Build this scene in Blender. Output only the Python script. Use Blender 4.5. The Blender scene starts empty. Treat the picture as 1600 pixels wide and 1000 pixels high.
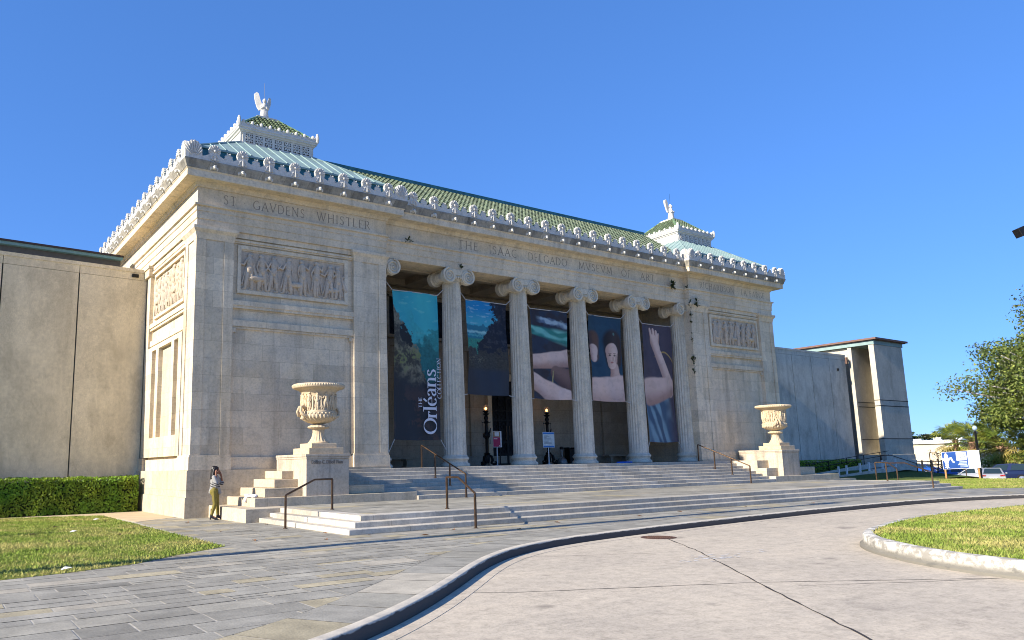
import bpy, bmesh, math, random
from mathutils import Vector, Matrix, noise
R=math.radians; PI=math.pi
random.seed(7)
SC=bpy.context.scene; COL=SC.collection
W=7.715; L=34.726; CX=L/2; YK=.866; YC=.32; ZF=1.484; TZ=.394
SUN_EL=27.0
# ------------------------------------------------------------------ mesh builder
class MB:
    def __init__(s): s.v=[]; s.f=[]; s.c=[]
    def add(s,vs,fs,col=None):
        n=len(s.v); s.v+=[tuple(p) for p in vs]
        for f in fs: s.f.append(tuple(i+n for i in f)); s.c.append(col)
    def box(s,x0,x1,y0,y1,z0,z1,col=None):
        if x0>x1: x0,x1=x1,x0
        if y0>y1: y0,y1=y1,y0
        s.add([(x0,y0,z0),(x1,y0,z0),(x1,y1,z0),(x0,y1,z0),(x0,y0,z1),(x1,y0,z1),(x1,y1,z1),(x0,y1,z1)],
              [(0,3,2,1),(4,5,6,7),(0,1,5,4),(1,2,6,5),(2,3,7,6),(3,0,4,7)],col)
    def obox(s,c,ax,ay,az,col=None):
        c,ax,ay,az=map(Vector,(c,ax,ay,az))
        P=[c+ax*i+ay*j+az*k for k in(-1,1) for j in(-1,1) for i in(-1,1)]
        s.add(P,[(0,2,3,1),(4,5,7,6),(0,1,5,4),(1,3,7,5),(3,2,6,7),(2,0,4,6)],col)
    def prism(s,poly,z0,z1,col=None):
        n=len(poly)
        s.add([(x,y,z0) for x,y in poly]+[(x,y,z1) for x,y in poly],
              [tuple(range(n-1,-1,-1)),tuple(range(n,2*n))]+[(i,(i+1)%n,n+(i+1)%n,n+i) for i in range(n)],col)
    def extr(s,poly,M,d,col=None):
        """2-d outline (u,v) placed with M(u,v,w) and given thickness d along w"""
        n=len(poly)
        s.add([M(u,v,0) for u,v in poly]+[M(u,v,d) for u,v in poly],
              [tuple(range(n-1,-1,-1)),tuple(range(n,2*n))]+[(i,(i+1)%n,n+(i+1)%n,n+i) for i in range(n)],col)
    def lathe(s,prof,c=(0,0,0),seg=24,rf=None,col=None,caps=True,a0=0,a1=2*PI):
        full=abs(a1-a0-2*PI)<1e-6; m=seg if full else seg+1
        vs=[]
        for j,(r,z) in enumerate(prof):
            for i in range(m):
                a=a0+(a1-a0)*i/seg; q=r if rf is None else rf(r,z,a,j)
                vs.append((c[0]+q*math.cos(a),c[1]+q*math.sin(a),c[2]+z))
        fs=[]
        for j in range(len(prof)-1):
            for i in range(seg):
                k=(i+1)%m; fs.append((j*m+i,j*m+k,(j+1)*m+k,(j+1)*m+i))
        if caps:
            fs.append(tuple(range(m-1,-1,-1))); o=(len(prof)-1)*m; fs.append(tuple(range(o,o+m)))
        s.add(vs,fs,col)
    def tube(s,pts,rad,seg=8,col=None,caps=True):
        pts=[Vector(p) for p in pts]; n=len(pts)
        if not isinstance(rad,(list,tuple)): rad=[rad]*n
        vs=[];up=None
        for i,p in enumerate(pts):
            d=(pts[min(i+1,n-1)]-pts[max(i-1,0)]).normalized()
            if up is None: up=Vector((0,0,1)) if abs(d.z)<.9 else Vector((1,0,0))
            a=d.cross(up)
            if a.length<1e-4: a=d.cross(Vector((.3,1,.2)))
            a.normalize(); b=a.cross(d).normalized(); up=b
            for k in range(seg):
                t=2*PI*k/seg; vs.append(p+(a*math.cos(t)+b*math.sin(t))*rad[i])
        fs=[(i*seg+k,i*seg+(k+1)%seg,(i+1)*seg+(k+1)%seg,(i+1)*seg+k) for i in range(n-1) for k in range(seg)]
        if caps: fs+=[tuple(range(seg-1,-1,-1)),tuple(range((n-1)*seg,n*seg))]
        s.add(vs,fs,col)
    def ell(s,c,r,M=None,nu=8,nv=6,rot=None,col=None):
        M=M or (lambda u,v,w:(u,v,w)); vs=[];fs=[]
        for j in range(nv+1):
            t=PI*j/nv
            for i in range(nu):
                a=2*PI*i/nu
                p=Vector((r[0]*math.sin(t)*math.cos(a),r[1]*math.sin(t)*math.sin(a),r[2]*math.cos(t)))
                if rot: p=rot@p
                vs.append(M(c[0]+p.x,c[1]+p.y,c[2]+p.z))
        for j in range(nv):
            for i in range(nu): fs.append((j*nu+i,(j+1)*nu+i,(j+1)*nu+(i+1)%nu,j*nu+(i+1)%nu))
        s.add(vs,fs,col)
    def caps_(s,p0,p1,r0,r1,M=None,seg=7,col=None):
        """tapered limb between two points with round ends, in the space of M"""
        M=M or (lambda u,v,w:(u,v,w)); p0=Vector(p0);p1=Vector(p1); d=p1-p0; Ln=max(d.length,1e-6); d/=Ln
        up=Vector((0,0,1)) if abs(d.z)<.9 else Vector((1,0,0)); a=d.cross(up).normalized(); b=a.cross(d)
        rows=[(-r0*.95,r0*.3),(-r0*.6,r0*.8),(0,r0),(Ln*.5,(r0+r1)/2),(Ln,r1),(Ln+r1*.6,r1*.8),(Ln+r1*.95,r1*.3)]
        vs=[M(*(p0+d*t+(a*math.cos(2*PI*k/seg)+b*math.sin(2*PI*k/seg))*q)) for t,q in rows for k in range(seg)]
        m=len(rows)
        fs=[(i*seg+k,i*seg+(k+1)%seg,(i+1)*seg+(k+1)%seg,(i+1)*seg+k) for i in range(m-1) for k in range(seg)]
        fs+=[tuple(range(seg-1,-1,-1)),tuple(range((m-1)*seg,m*seg))]
        s.add(vs,fs,col)
    def sweep(s,path,prof,closed=False,col=None,caps=True):
        """profile (o,z) swept along plan path; o is the offset to the right of travel"""
        n=len(path); P=[Vector((p[0],p[1])) for p in path]; vs=[]
        for i in range(n):
            ds=[]
            if closed or i>0: ds.append((P[i]-P[i-1]).normalized())
            if closed or i<n-1: ds.append((P[(i+1)%n]-P[i]).normalized())
            ns=[Vector((d.y,-d.x)) for d in ds]
            m=ns[0] if len(ns)==1 else (ns[0]+ns[1])
            if len(ns)==2:
                m=m/ max(.15,(1+ns[0].dot(ns[1])))
            for o,z in prof: vs.append((P[i].x+m.x*o,P[i].y+m.y*o,z))
        k=len(prof); fs=[]
        for i in range(n if closed else n-1):
            j=(i+1)%n
            for a in range(k-1): fs.append((i*k+a,j*k+a,j*k+a+1,i*k+a+1))
        if caps and not closed: fs+=[tuple(range(k)),tuple(range((n-1)*k+k-1,(n-1)*k-1,-1))]
        s.add(vs,fs,col)
    def mesh(s,name,mats,smooth=False):
        me=bpy.data.meshes.new(name); me.from_pydata(s.v,[],s.f)
        for m in (mats if isinstance(mats,(list,tuple)) else [mats]): me.materials.append(m)
        if any(c is not None for c in s.c):
            at=me.attributes.new('Col','FLOAT_COLOR','CORNER'); buf=[]
            for f,c in zip(s.f,s.c):
                c=c or (1,1,1); buf+=[c[0],c[1],c[2],1.]*len(f)
            at.data.foreach_set('color',buf)
        bm=bmesh.new(); bm.from_mesh(me); bmesh.ops.recalc_face_normals(bm,faces=bm.faces); bm.to_mesh(me); bm.free()
        if smooth:
            me.shade_smooth()
            if smooth is not True:
                try: me.set_sharp_from_angle(angle=R(smooth))
                except Exception: pass
        me.update(); return me
    def build(s,name,mat,parent=None,smooth=False,local=False,bevel=0):
        o=bpy.data.objects.new(name,s.mesh(name,mat,smooth)); COL.objects.link(o)
        if parent: attach(o,parent,local)
        if bevel:
            b=o.modifiers.new('bevel','BEVEL'); b.width=bevel; b.segments=1; b.limit_method='ANGLE'; b.angle_limit=R(40)
        return o
WL={}
def attach(o,p,local=False):
    o.parent=p
    if not local:
        l=WL.get(p.name)
        if l is not None: o.matrix_parent_inverse=Matrix.Translation(-l)
def tag(o,label=None,cat=None,group=None,kind=None):
    if label: o['label']=label
    if cat: o['category']=cat
    if group: o['group']=group
    if kind: o['kind']=kind
    return o
def empty(name,loc,label,cat,group=None,rz=0):
    o=bpy.data.objects.new(name,None); COL.objects.link(o); o.location=loc; o.rotation_euler=(0,0,rz)
    o.empty_display_size=.2; WL[o.name]=Vector(loc)
    return tag(o,label,cat,group)
def inst(me,name,parent,loc,rz=0,scale=None,local=False):
    o=bpy.data.objects.new(name,me); COL.objects.link(o); o.location=loc; o.rotation_euler=(0,0,rz)
    if scale: o.scale=scale
    if parent: attach(o,parent,local)
    return o
def copy_tree(o,parent=None):
    c=o.copy(); COL.objects.link(c)
    if parent: c.parent=parent
    for ch in list(o.children): copy_tree(ch,c)
    return c
# ------------------------------------------------------------------ materials
class NT:
    def __init__(s,name):
        s.m=bpy.data.materials.new(name); s.m.use_nodes=True; s.t=s.m.node_tree
        s.b=s.t.nodes['Principled BSDF']; s.n=s.t.nodes; s.l=s.t.links
    def node(s,ty,**kw):
        n=s.n.new(ty)
        for k,v in kw.items():
            if k.startswith('i_'):
                key=k[2:]; key=int(key) if key.isdigit() else key.replace('_',' '); s.set(n.inputs[key],v)
            else: setattr(n,k,v)
        return n
    def set(s,sock,v):
        if isinstance(v,bpy.types.NodeSocket): s.l.new(v,sock)
        elif isinstance(v,(tuple,list)) and len(v)==3 and sock.type=='RGBA': sock.default_value=(*v,1)
        else: sock.default_value=v
    def obj(s): return s.node('ShaderNodeTexCoord').outputs['Object']
    def sc(s,vec,scale): return s.node('ShaderNodeVectorMath',operation='MULTIPLY',i_0=vec,i_1=scale).outputs[0]
    def noise(s,vec,scale,detail=4,rough=.55): return s.node('ShaderNodeTexNoise',i_Vector=vec,i_Scale=scale,i_Detail=detail,i_Roughness=rough).outputs['Fac']
    def ramp(s,fac,stops):
        r=s.node('ShaderNodeValToRGB',i_Fac=fac); e=r.color_ramp.elements
        while len(e)<len(stops): e.new(.5)
        for k,(p,c) in zip(e,stops): k.position=p; k.color=(*c,1) if isinstance(c,(tuple,list)) else (c,c,c,1)
        return r.outputs['Color']
    def mix(s,f,a,b,mode='MIX'):
        n=s.node('ShaderNodeMix',data_type='RGBA',blend_type=mode)
        s.set(n.inputs[0],f); s.set(n.inputs[6],a); s.set(n.inputs[7],b); return n.outputs[2]
    def math(s,op,a,b=0.): 
        n=s.node('ShaderNodeMath',operation=op); s.set(n.inputs[0],a); s.set(n.inputs[1],b); return n.outputs[0]
    def bump(s,h,strength,dist=.02):
        n=s.node('ShaderNodeBump',i_Height=h,i_Strength=strength,i_Distance=dist)
        s.l.new(n.outputs[0],s.b.inputs['Normal'])
    def fin(s,col=None,rough=.7,metal=0.,spec=.3):
        if col is not None: s.set(s.b.inputs['Base Color'],col)
        s.set(s.b.inputs['Roughness'],rough); s.b.inputs['Metallic'].default_value=metal; s.b.inputs['Specular IOR Level'].default_value=spec
        return s.m
def mul(c,k): return tuple(x*k for x in c)
def wallvec(t):
    s=t.node('ShaderNodeSeparateXYZ',i_0=t.obj()); a=t.math('ADD',s.outputs[0],s.outputs[1])
    return t.node('ShaderNodeCombineXYZ',i_0=a,i_1=s.outputs[2],i_2=0.).outputs[0]
def stone(name,base,bw=None,bh=.55,joint=.55,var=.12,grime=.35,streak=.3,bump=.25,fine=60,warm=(1.06,.98,.86),mort=.006):
    t=NT(name); o=t.obj()
    n1=t.noise(o,.55,5,.6); n2=t.noise(o,4.,6,.65); n3=t.noise(o,fine,3,.6)
    st=t.noise(t.sc(o,(2.2,2.2,.16)),1.3,5,.6)
    col=t.mix(t.ramp(n1,[(.35,0),(.68,1)]),base,tuple(b*w for b,w in zip(base,warm)))
    h=n3
    if bw:
        br=t.node('ShaderNodeTexBrick',i_Vector=wallvec(t),i_Color1=mul((1,1,1),1-var),i_Color2=(1.0+var*.5,)*3,i_Mortar=(joint,)*3,i_Scale=1.,i_Mortar_Size=mort,i_Mortar_Smooth=.3,i_Bias=0.,i_Brick_Width=bw,i_Row_Height=bh)
        br.offset=.5; br.offset_frequency=2
        col=t.mix(1.,col,br.outputs['Color'],'MULTIPLY')
        h=t.math('ADD',t.math('MULTIPLY',br.outputs['Fac'],-1.2),n3)
    col=t.mix(t.math('MULTIPLY',t.ramp(st,[(.50,0),(.72,1)]),streak),col,mul(base,.35))
    g_=sum(base)/3; col=t.mix(t.math('MULTIPLY',t.ramp(n2,[(.50,0),(.75,1)]),grime),col,(g_*.50,g_*.48,g_*.45))
    col=t.mix(t.math('MULTIPLY',t.ramp(n3,[(.3,1),(.5,0)]),.25),col,mul(base,.6))
    n5=t.noise(o,1.6,7,.7); col=t.mix(1.,col,t.ramp(n5,[(.25,.80),(.5,1.0),(.75,1.10)]),'MULTIPLY')
    n6=t.noise(o,14,5,.7); col=t.mix(1.,col,t.ramp(n6,[(.28,.78),(.55,1.03)]),'MULTIPLY')
    t.bump(h,bump,.012)
    return t.fin(col,.85,0,.2)
def concrete(name,base,dirt):
    t=NT(name); o=t.obj(); n1=t.noise(o,.5,6,.62); n2=t.noise(t.sc(o,(1,1,.45)),1.1,7,.68); n3=t.noise(o,34,4,.7); n4=t.noise(o,9,5,.7)
    sp=t.node('ShaderNodeSeparateXYZ',i_0=o); st=t.noise(t.sc(o,(1.6,1.6,.07)),1.2,4,.5)
    col=t.mix(t.ramp(n1,[(.3,0),(.7,1)]),mul(base,.92),mul(base,1.08))
    col=t.mix(t.math('MULTIPLY',t.ramp(n2,[(.46,0),(.70,1)]),dirt),col,mul(base,.5))
    col=t.mix(t.math('MULTIPLY',t.ramp(st,[(.52,0),(.75,1)]),dirt*.5),col,mul(base,.45))
    col=t.mix(1.,col,t.ramp(n3,[(.28,.62),(.62,1.12)]),'MULTIPLY'); col=t.mix(1.,col,t.ramp(n4,[(.3,.85),(.7,1.1)]),'MULTIPLY')
    t.bump(n3,.6,.015); return t.fin(col,.92,0,.15)
def plain(name,c,rough=.6,metal=0,var=.15,scale=8.,bump=0.,spec=.3):
    t=NT(name); o=t.obj(); n=t.noise(o,scale,4,.6)
    col=t.mix(t.ramp(n,[(.3,0),(.7,1)]),mul(c,1-var),mul(c,1+var))
    if bump: t.bump(t.noise(o,scale*8,3),bump,.01)
    return t.fin(col,rough,metal,spec)
def attrmat(name,rough=.7,var=.2,scale=6.,bump=0.,spec=.25,trans=0.,bscale=None):
    t=NT(name); o=t.obj(); a=t.node('ShaderNodeAttribute',attribute_name='Col')
    n=t.noise(o,scale,5,.6)
    col=t.mix(1.,a.outputs['Color'],t.ramp(n,[(.25,1-var),(.75,1+var)]),'MULTIPLY')
    if bump: t.bump(t.noise(o,bscale or scale*6,4),bump,.01)
    m=t.fin(col,rough,0,spec)
    if trans:
        d=t.node('ShaderNodeBsdfTranslucent',i_Color=col); x=t.node('ShaderNodeMixShader',i_0=trans)
        t.l.new(t.b.outputs[0],x.inputs[1]); t.l.new(d.outputs[0],x.inputs[2]); t.l.new(x.outputs[0],t.n['Material Output'].inputs[0])
    return m
def emis(name,c,s):
    t=NT(name); t.b.inputs['Emission Color'].default_value=(*c,1); t.b.inputs['Emission Strength'].default_value=s
    return t.fin(c,.5)
LIME=(.665,.58,.44)
M={}
M['ashlar']=stone('limestone_ashlar',LIME,1.35,.60,.62,.15,.38,.45,.35)
M['trim']=stone('limestone_trim',LIME,None,grime=.5,streak=.45,bump=.35)
M['frieze']=stone('limestone_frieze',LIME,2.4,3.0,.75,.12,.3,.3,.25)
M['column']=stone('column_stone',(.62,.58,.48),None,grime=.45,streak=.5,bump=.3)
M['relief']=stone('relief_stone',(.54,.46,.365),None,grime=.35,streak=.25,bump=.4)
M['sima']=stone('weathered_gutter_stone',(.33,.315,.27),.95,5,.35,.35,.95,1.,.3)
M['white']=stone('white_terracotta',(.60,.58,.535),None,grime=.15,streak=.12,bump=.15,warm=(1,1,.97))
M['urn']=stone('urn_terracotta',(.56,.46,.32),None,grime=.35,streak=.1,bump=.35)
M['step']=stone('granite_step',(.50,.47,.405),1.9,9,.40,.22,.5,.25,.3,fine=55)
M['pedestal']=stone('pedestal_limestone',(.52,.46,.375),1.6,5,.6,.08,.45,.8,.25)
M['plinth']=stone('plinth_stone',(.55,.48,.365),2.1,.9,.6,.08,.4,.35,.25)
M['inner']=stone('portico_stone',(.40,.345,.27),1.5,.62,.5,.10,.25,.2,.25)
M['glyph']=plain('incised_shadow_stone',(.24,.205,.165),.9)
M['wing']=concrete('exposed_aggregate_concrete',(.74,.65,.47),.6)
M['wingR']=concrete('grey_concrete',(.58,.555,.475),.75)
M['tower']=concrete('board_concrete',(.56,.51,.41),.55)
M['copper']=plain('patinated_copper',(.225,.315,.30),.6,0,.16,1.5)
M['teal']=plain('teal_painted_metal',(.035,.135,.16),.5,0,.35,3.)
M['tile']=attrmat('glazed_green_tile',.35,.25,5.,.1,.5)
M['black']=plain('wrought_iron',(.012,.012,.013),.45,.3,.3,9.)
M['dark']=plain('dark_opening',(.012,.013,.016),.6)
M['bronze']=plain('bronze_rail',(.13,.080,.050),.40,.8,.35,6.)
M['gap']=plain('joint_shadow_gasket',(.05,.05,.048),.9)
M['brownroof']=plain('brown_metal_fascia',(.16,.09,.065),.6,0,.2,3.)
M['leafd']=attrmat('leaf',.5,.25,3.,0,.3,.3)
M['greybark']=plain('grey_bark',(.36,.33,.29),.9,0,.35,4.,.4)
M['bark']=plain('bark',(.16,.13,.10),.9,0,.35,4.,.4)
M['wood']=plain('timber_post',(.42,.22,.08),.7,0,.25,6.)
M['conc']=plain('concrete',(.45,.42,.37),.85,0,.12,1.2,.2)
# ------------------------------------------------------------------ camera, sky, sun
YAW,PIT,ROL=0.5842666,0.1631928,-0.0186062
cy,sy=math.cos(YAW),math.sin(YAW)
FW=Vector((sy*math.cos(PIT),cy*math.cos(PIT),math.sin(PIT))); RT=Vector((cy,-sy,0)); UP=RT.cross(FW)
RT2=RT*math.cos(ROL)+UP*math.sin(ROL); UP2=-RT*math.sin(ROL)+UP*math.cos(ROL)
cd=bpy.data.cameras.new('camera'); cam=bpy.data.objects.new('camera',cd); COL.objects.link(cam)
cam.matrix_world=Matrix(((RT2.x,UP2.x,-FW.x,-7.477006),(RT2.y,UP2.y,-FW.y,-25.578496),(RT2.z,UP2.z,-FW.z,1.645813),(0,0,0,1)))
cd.sensor_width=36; cd.lens=1175.1189*36/1600
cd.shift_x=(800-660.4683)/1600; cd.shift_y=(530.5926-500)/1600; cd.clip_end=6000; cd.clip_start=.1
SC.camera=cam
w=bpy.data.worlds.new('World'); SC.world=w; w.use_nodes=True; nt=w.node_tree
sky=nt.nodes.new('ShaderNodeTexSky'); sky.sky_type='NISHITA'; sky.sun_disc=False
sky.sun_elevation=R(SUN_EL); sky.sun_rotation=R(-90); sky.altitude=0; sky.air_density=.8; sky.dust_density=0; sky.ozone_density=6
hs=nt.nodes.new('ShaderNodeHueSaturation'); hs.inputs['Saturation'].default_value=1.1
bg=nt.nodes['Background']; bg.inputs[1].default_value=.143
gm=nt.nodes.new('ShaderNodeGamma'); gm.inputs[1].default_value=.55
mx=nt.nodes.new('ShaderNodeMix'); mx.data_type='RGBA'; mx.blend_type='MULTIPLY'; mx.inputs[0].default_value=1; mx.inputs[7].default_value=(.63,.96,1.58,1)
nt.links.new(sky.outputs[0],hs.inputs['Color']); nt.links.new(hs.outputs[0],gm.inputs[0]); nt.links.new(gm.outputs[0],mx.inputs[6]); nt.links.new(mx.outputs[2],bg.inputs[0])
sd=bpy.data.lights.new('sun','SUN'); sd.energy=4.8; sd.angle=R(.5); sd.color=(1,.915,.79)
so=bpy.data.objects.new('sun',sd); COL.objects.link(so); so.location=(-40,-10,40)
SDIR=Vector((math.cos(R(SUN_EL)),.012,-math.sin(R(SUN_EL))))
so.rotation_euler=SDIR.to_track_quat('-Z','Y').to_euler()
SC.view_settings.view_transform='Standard'; SC.view_settings.look='None'; SC.view_settings.gamma=1; SC.view_settings.exposure=.98
SC.render.resolution_x=1024; SC.render.resolution_y=640
SC.cycles.filter_width=1.0;  SC.cycles.max_bounces=6; SC.cycles.diffuse_bounces=4
# ------------------------------------------------------------------ lettering
def arc(cx,cy_,rx,ry,a0,a1,n=14): return [(cx+rx*math.cos(R(a0+(a1-a0)*i/n)),cy_+ry*math.sin(R(a0+(a1-a0)*i/n))) for i in range(n+1)]
def ln(*p): return list(p)
# glyph: advance, strokes [(points, stroke weight or None = pen angle)], serifs [(x,y)]
G={
'A':(.80,[(ln((.04,0),(.41,1)),.15),(ln((.39,1),(.76,0)),1),(ln((.18,.36),(.62,.36)),0)],[(.04,0),(.76,0)]),
'B':(.62,[(ln((.1,0),(.1,1)),1),(ln((.1,1),(.28,1))+arc(.28,.76,.22,.24,90,-90)+ln((.1,.52)),None),(ln((.1,.52),(.3,.52))+arc(.3,.26,.26,.26,90,-90)+ln((.1,0)),None)],[]),
'C':(.80,[(arc(.45,.5,.40,.5,48,312,24),None)],[]),
'D':(.80,[(ln((.1,0),(.1,1)),1),(ln((.1,1),(.3,1))+arc(.32,.5,.42,.5,90,-90,18)+ln((.1,0)),None)],[]),
'E':(.58,[(ln((.1,0),(.1,1)),1),(ln((.1,1),(.52,1)),0),(ln((.1,.52),(.44,.52)),0),(ln((.1,0),(.54,0)),0)],[]),
'F':(.55,[(ln((.1,0),(.1,1)),1),(ln((.1,1),(.52,1)),0),(ln((.1,.52),(.44,.52)),0)],[(.1,0)]),
'G':(.84,[(arc(.45,.5,.40,.5,48,330,24),None),(ln((.78,.42),(.78,.06)),1)],[(.74,.42)]),
'H':(.84,[(ln((.12,0),(.12,1)),1),(ln((.72,0),(.72,1)),1),(ln((.12,.52),(.72,.52)),0)],[(.12,0),(.12,1),(.72,0),(.72,1)]),
'I':(.30,[(ln((.15,0),(.15,1)),1)],[(.15,0),(.15,1)]),
'L':(.56,[(ln((.1,0),(.1,1)),1),(ln((.1,0),(.52,0)),0)],[(.1,1)]),
'M':(.98,[(ln((.08,0),(.16,1)),.2),(ln((.16,1),(.49,.1)),1),(ln((.49,.1),(.82,1)),.2),(ln((.82,1),(.90,0)),1)],[(.08,0),(.9,0)]),
'N':(.88,[(ln((.12,0),(.12,1)),.3),(ln((.12,1),(.76,0)),1),(ln((.76,0),(.76,1)),.3)],[(.12,0),(.76,1),(.08,1)]),
'O':(.92,[(arc(.46,.5,.42,.5,0,360,32),None)],[]),
'R':(.70,[(ln((.1,0),(.1,1)),1),(ln((.1,1),(.3,1))+arc(.3,.75,.24,.25,90,-90)+ln((.1,.5)),None),(ln((.32,.5),(.66,0)),1)],[(.1,0)]),
'S':(.56,[([(.47,.84),(.42,.95),(.28,1.0),(.14,.94),(.08,.78),(.14,.63),(.28,.53),(.42,.42),(.49,.27),(.43,.08),(.28,0),(.13,.04),(.06,.17)],None)],[]),
'T':(.70,[(ln((.35,0),(.35,1)),1),(ln((.03,1),(.67,1)),0)],[(.35,0)]),
'V':(.78,[(ln((.03,1),(.39,0)),1),(ln((.38,0),(.74,1)),.15)],[(.03,1),(.74,1)]),
'W':(1.12,[(ln((.03,1),(.32,0)),1),(ln((.31,0),(.58,1)),.15),(ln((.54,1),(.82,0)),1),(ln((.81,0),(1.08,1)),.15)],[(.03,1),(1.08,1),(.56,1)]),
'Y':(.74,[(ln((.03,1),(.37,.5)),1),(ln((.37,.5),(.71,1)),.15),(ln((.37,.5),(.37,0)),1)],[(.03,1),(.71,1),(.37,0)]),
'P':(.60,[(ln((.1,0),(.1,1)),1),(ln((.1,1),(.28,1))+arc(.28,.74,.25,.26,90,-90)+ln((.1,.48)),None)],[(.1,0)]),
'.':(.35,[(ln((.12,.5),(.22,.5)),.8)],[]),' ':(.42,[],[]),
'r':(.46,[(ln((.15,0),(.15,.64)),1),(arc(.34,.40,.19,.24,165,60,8),None),(ln((.38,.58),(.43,.55)),1)],[(.15,0),(.10,.64)]),
'l':(.32,[(ln((.16,0),(.16,1.02)),1)],[(.16,0),(.11,1.02)]),
'e':(.58,[(ln((.09,.34),(.49,.34)),0),(arc(.29,.32,.22,.33,4,318,22),None)],[]),
'\u00e9':(.58,[(ln((.09,.34),(.49,.34)),0),(arc(.29,.32,.22,.33,4,318,22),None),(ln((.27,.76),(.43,1.0)),.7)],[]),
'a':(.56,[(arc(.24,.45,.17,.20,160,0,10)+ln((.41,.42),(.41,.06),(.50,.0)),None),(arc(.27,.18,.19,.19,75,-60,-10) if False else [(.41,.36),(.28,.34),(.14,.27),(.09,.15),(.16,.02),(.28,.01),(.41,.12)],None)],[]),
'n':(.68,[(ln((.15,0),(.15,.64)),1),([(.15,.46),(.25,.60),(.38,.65),(.49,.58),(.53,.45)],None),(ln((.53,.45),(.53,0)),1)],[(.15,0),(.10,.64),(.53,0)]),
's':(.48,[([(.39,.53),(.34,.62),(.23,.65),(.13,.60),(.10,.50),(.15,.40),(.25,.34),(.36,.27),(.41,.16),(.36,.04),(.24,0),(.12,.03),(.07,.12)],None)],[]),
}
def ribbon(mb,pts,wt,wn,M,off,k=None,col=None):
    vs=[];n=len(pts)
    for i,p in enumerate(pts):
        a=pts[max(i-1,0)];b=pts[min(i+1,n-1)]
        if math.hypot(pts[0][0]-pts[-1][0],pts[0][1]-pts[-1][1])<1e-6 and i in(0,n-1): a=pts[-2];b=pts[1]
        dx,dy=b[0]-a[0],b[1]-a[1]; l=math.hypot(dx,dy) or 1
        f=(abs(dy)/l)**1.4 if k is None else k
        h=(wn+(wt-wn)*f)/2
        vs+=[M(p[0]-dy/l*h,p[1]+dx/l*h,off),M(p[0]+dy/l*h,p[1]-dx/l*h,off)]
    mb.add(vs,[(2*i,2*i+1,2*i+3,2*i+2) for i in range(n-1)],col)
def lettering(mb,text,h,org,ux,uy,nrm,thick=.15,thin=.04,track=.12,width=None,serif=True,col=None,eps=.004):
    org,ux,uy,nrm=map(Vector,(org,ux,uy,nrm))
    adv=[G[c][0]+track for c in text]; tot=sum(adv)-track; k=1.0
    if width: k=width/(tot*h)
    x=0
    for c,a in zip(text,adv):
        _,st,se=G[c]; off=eps
        MM=lambda u,v,w,x=x:org+ux*((x+u)*h*k)+uy*(v*h)+nrm*w
        for pts,kk in st:
            ribbon(mb,pts,thick,thin,MM,off,kk,col); off+=.0012
        if serif:
            for (sx,sy_) in se:
                ribbon(mb,[(sx-thick*.95,sy_),(sx+thick*.95,sy_)],thin*1.3,thin*1.3,MM,off,0,col); off+=.0008
        x+=a
    return tot*h*k
# ------------------------------------------------------------------ figures in relief
def relief_figure(mb,u,h,M,rng,depth=.10,kind=None):
    """one robed standing figure, feet at (u,0), height h, in relief space M(u,v,w)"""
    kind=kind if kind is not None else rng.choice([0,1,2,3]); s=h/1.7; f=rng.choice([-1,1]); d=depth
    lean=rng.uniform(-.06,.06)*s
    mb.ell((u+lean+.02*f*s,1.56*s,d*.6),(.105*s,.13*s,d*.75),M)
    mb.ell((u+lean-.03*f*s,1.61*s,d*.5),(.12*s,.10*s,d*.7),M)
    mb.caps_((u+lean*.9,1.42*s,d*.4),(u+lean*.6,1.15*s,d*.45),.15*s,.16*s,M)
    mb.caps_((u+lean*.5,1.12*s,d*.4),(u,.88*s,d*.45),.15*s,.18*s,M)
    st=rng.uniform(.06,.2)*s
    mb.caps_((u-.06*s,.85*s,d*.4),(u-st,.08*s,d*.35),.13*s,.075*s,M)
    mb.caps_((u+.06*s,.85*s,d*.5),(u+st*.7,.45*s,d*.6),.13*s,.10*s,M); mb.caps_((u+st*.7,.45*s,d*.6),(u+st,.06*s,d*.35),.09*s,.06*s,M)
    mb.caps_((u-st,.04*s,d*.3),(u-st+.13*f*s,.03*s,d*.35),.05*s,.04*s,M); mb.caps_((u+st,.04*s,d*.3),(u+st+.13*f*s,.03*s,d*.35),.05*s,.04*s,M)
    for i in range(5):
        q=-.16+.08*i; mb.caps_((u+q*.9*s,1.0*s,d*.55),(u+(q*1.7+.05*f)*s,rng.uniform(.18,.4)*s,d*.62),.028*s,.038*s,M,5)
    sh=(u+lean+.14*f*s,1.38*s,d*.6); s2=(u+lean-.14*f*s,1.38*s,d*.5)
    if kind==0: e=(u+.28*f*s,1.28*s,d*.7);hd=(u+.34*f*s,1.52*s,d*.7)
    elif kind==1: e=(u+.24*f*s,1.12*s,d*.7);hd=(u+.44*f*s,1.18*s,d*.7)
    elif kind==2: e=(u+.26*f*s,1.12*s,d*.7);hd=(u+.12*f*s,.92*s,d*.8)
    else: e=(u+.25*f*s,1.45*s,d*.7);hd=(u+.47*f*s,1.5*s,d*.7)
    mb.caps_(sh,e,.06*s,.05*s,M,6); mb.caps_(e,hd,.05*s,.035*s,M,6)
    e2=(u-.24*f*s,1.12*s,d*.5);h2=(u-.2*f*s,.88*s,d*.6) if rng.random()<.6 else (u-.38*f*s,1.3*s,d*.6)
    mb.caps_(s2,e2,.06*s,.05*s,M,6); mb.caps_(e2,h2,.05*s,.035*s,M,6)
    if kind in(1,3) and rng.random()<.6:
        mb.caps_((u-.1*f*s,1.3*s,d*.2),(u-.42*f*s,.5*s,d*.2),.07*s,.13*s,M)
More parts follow.
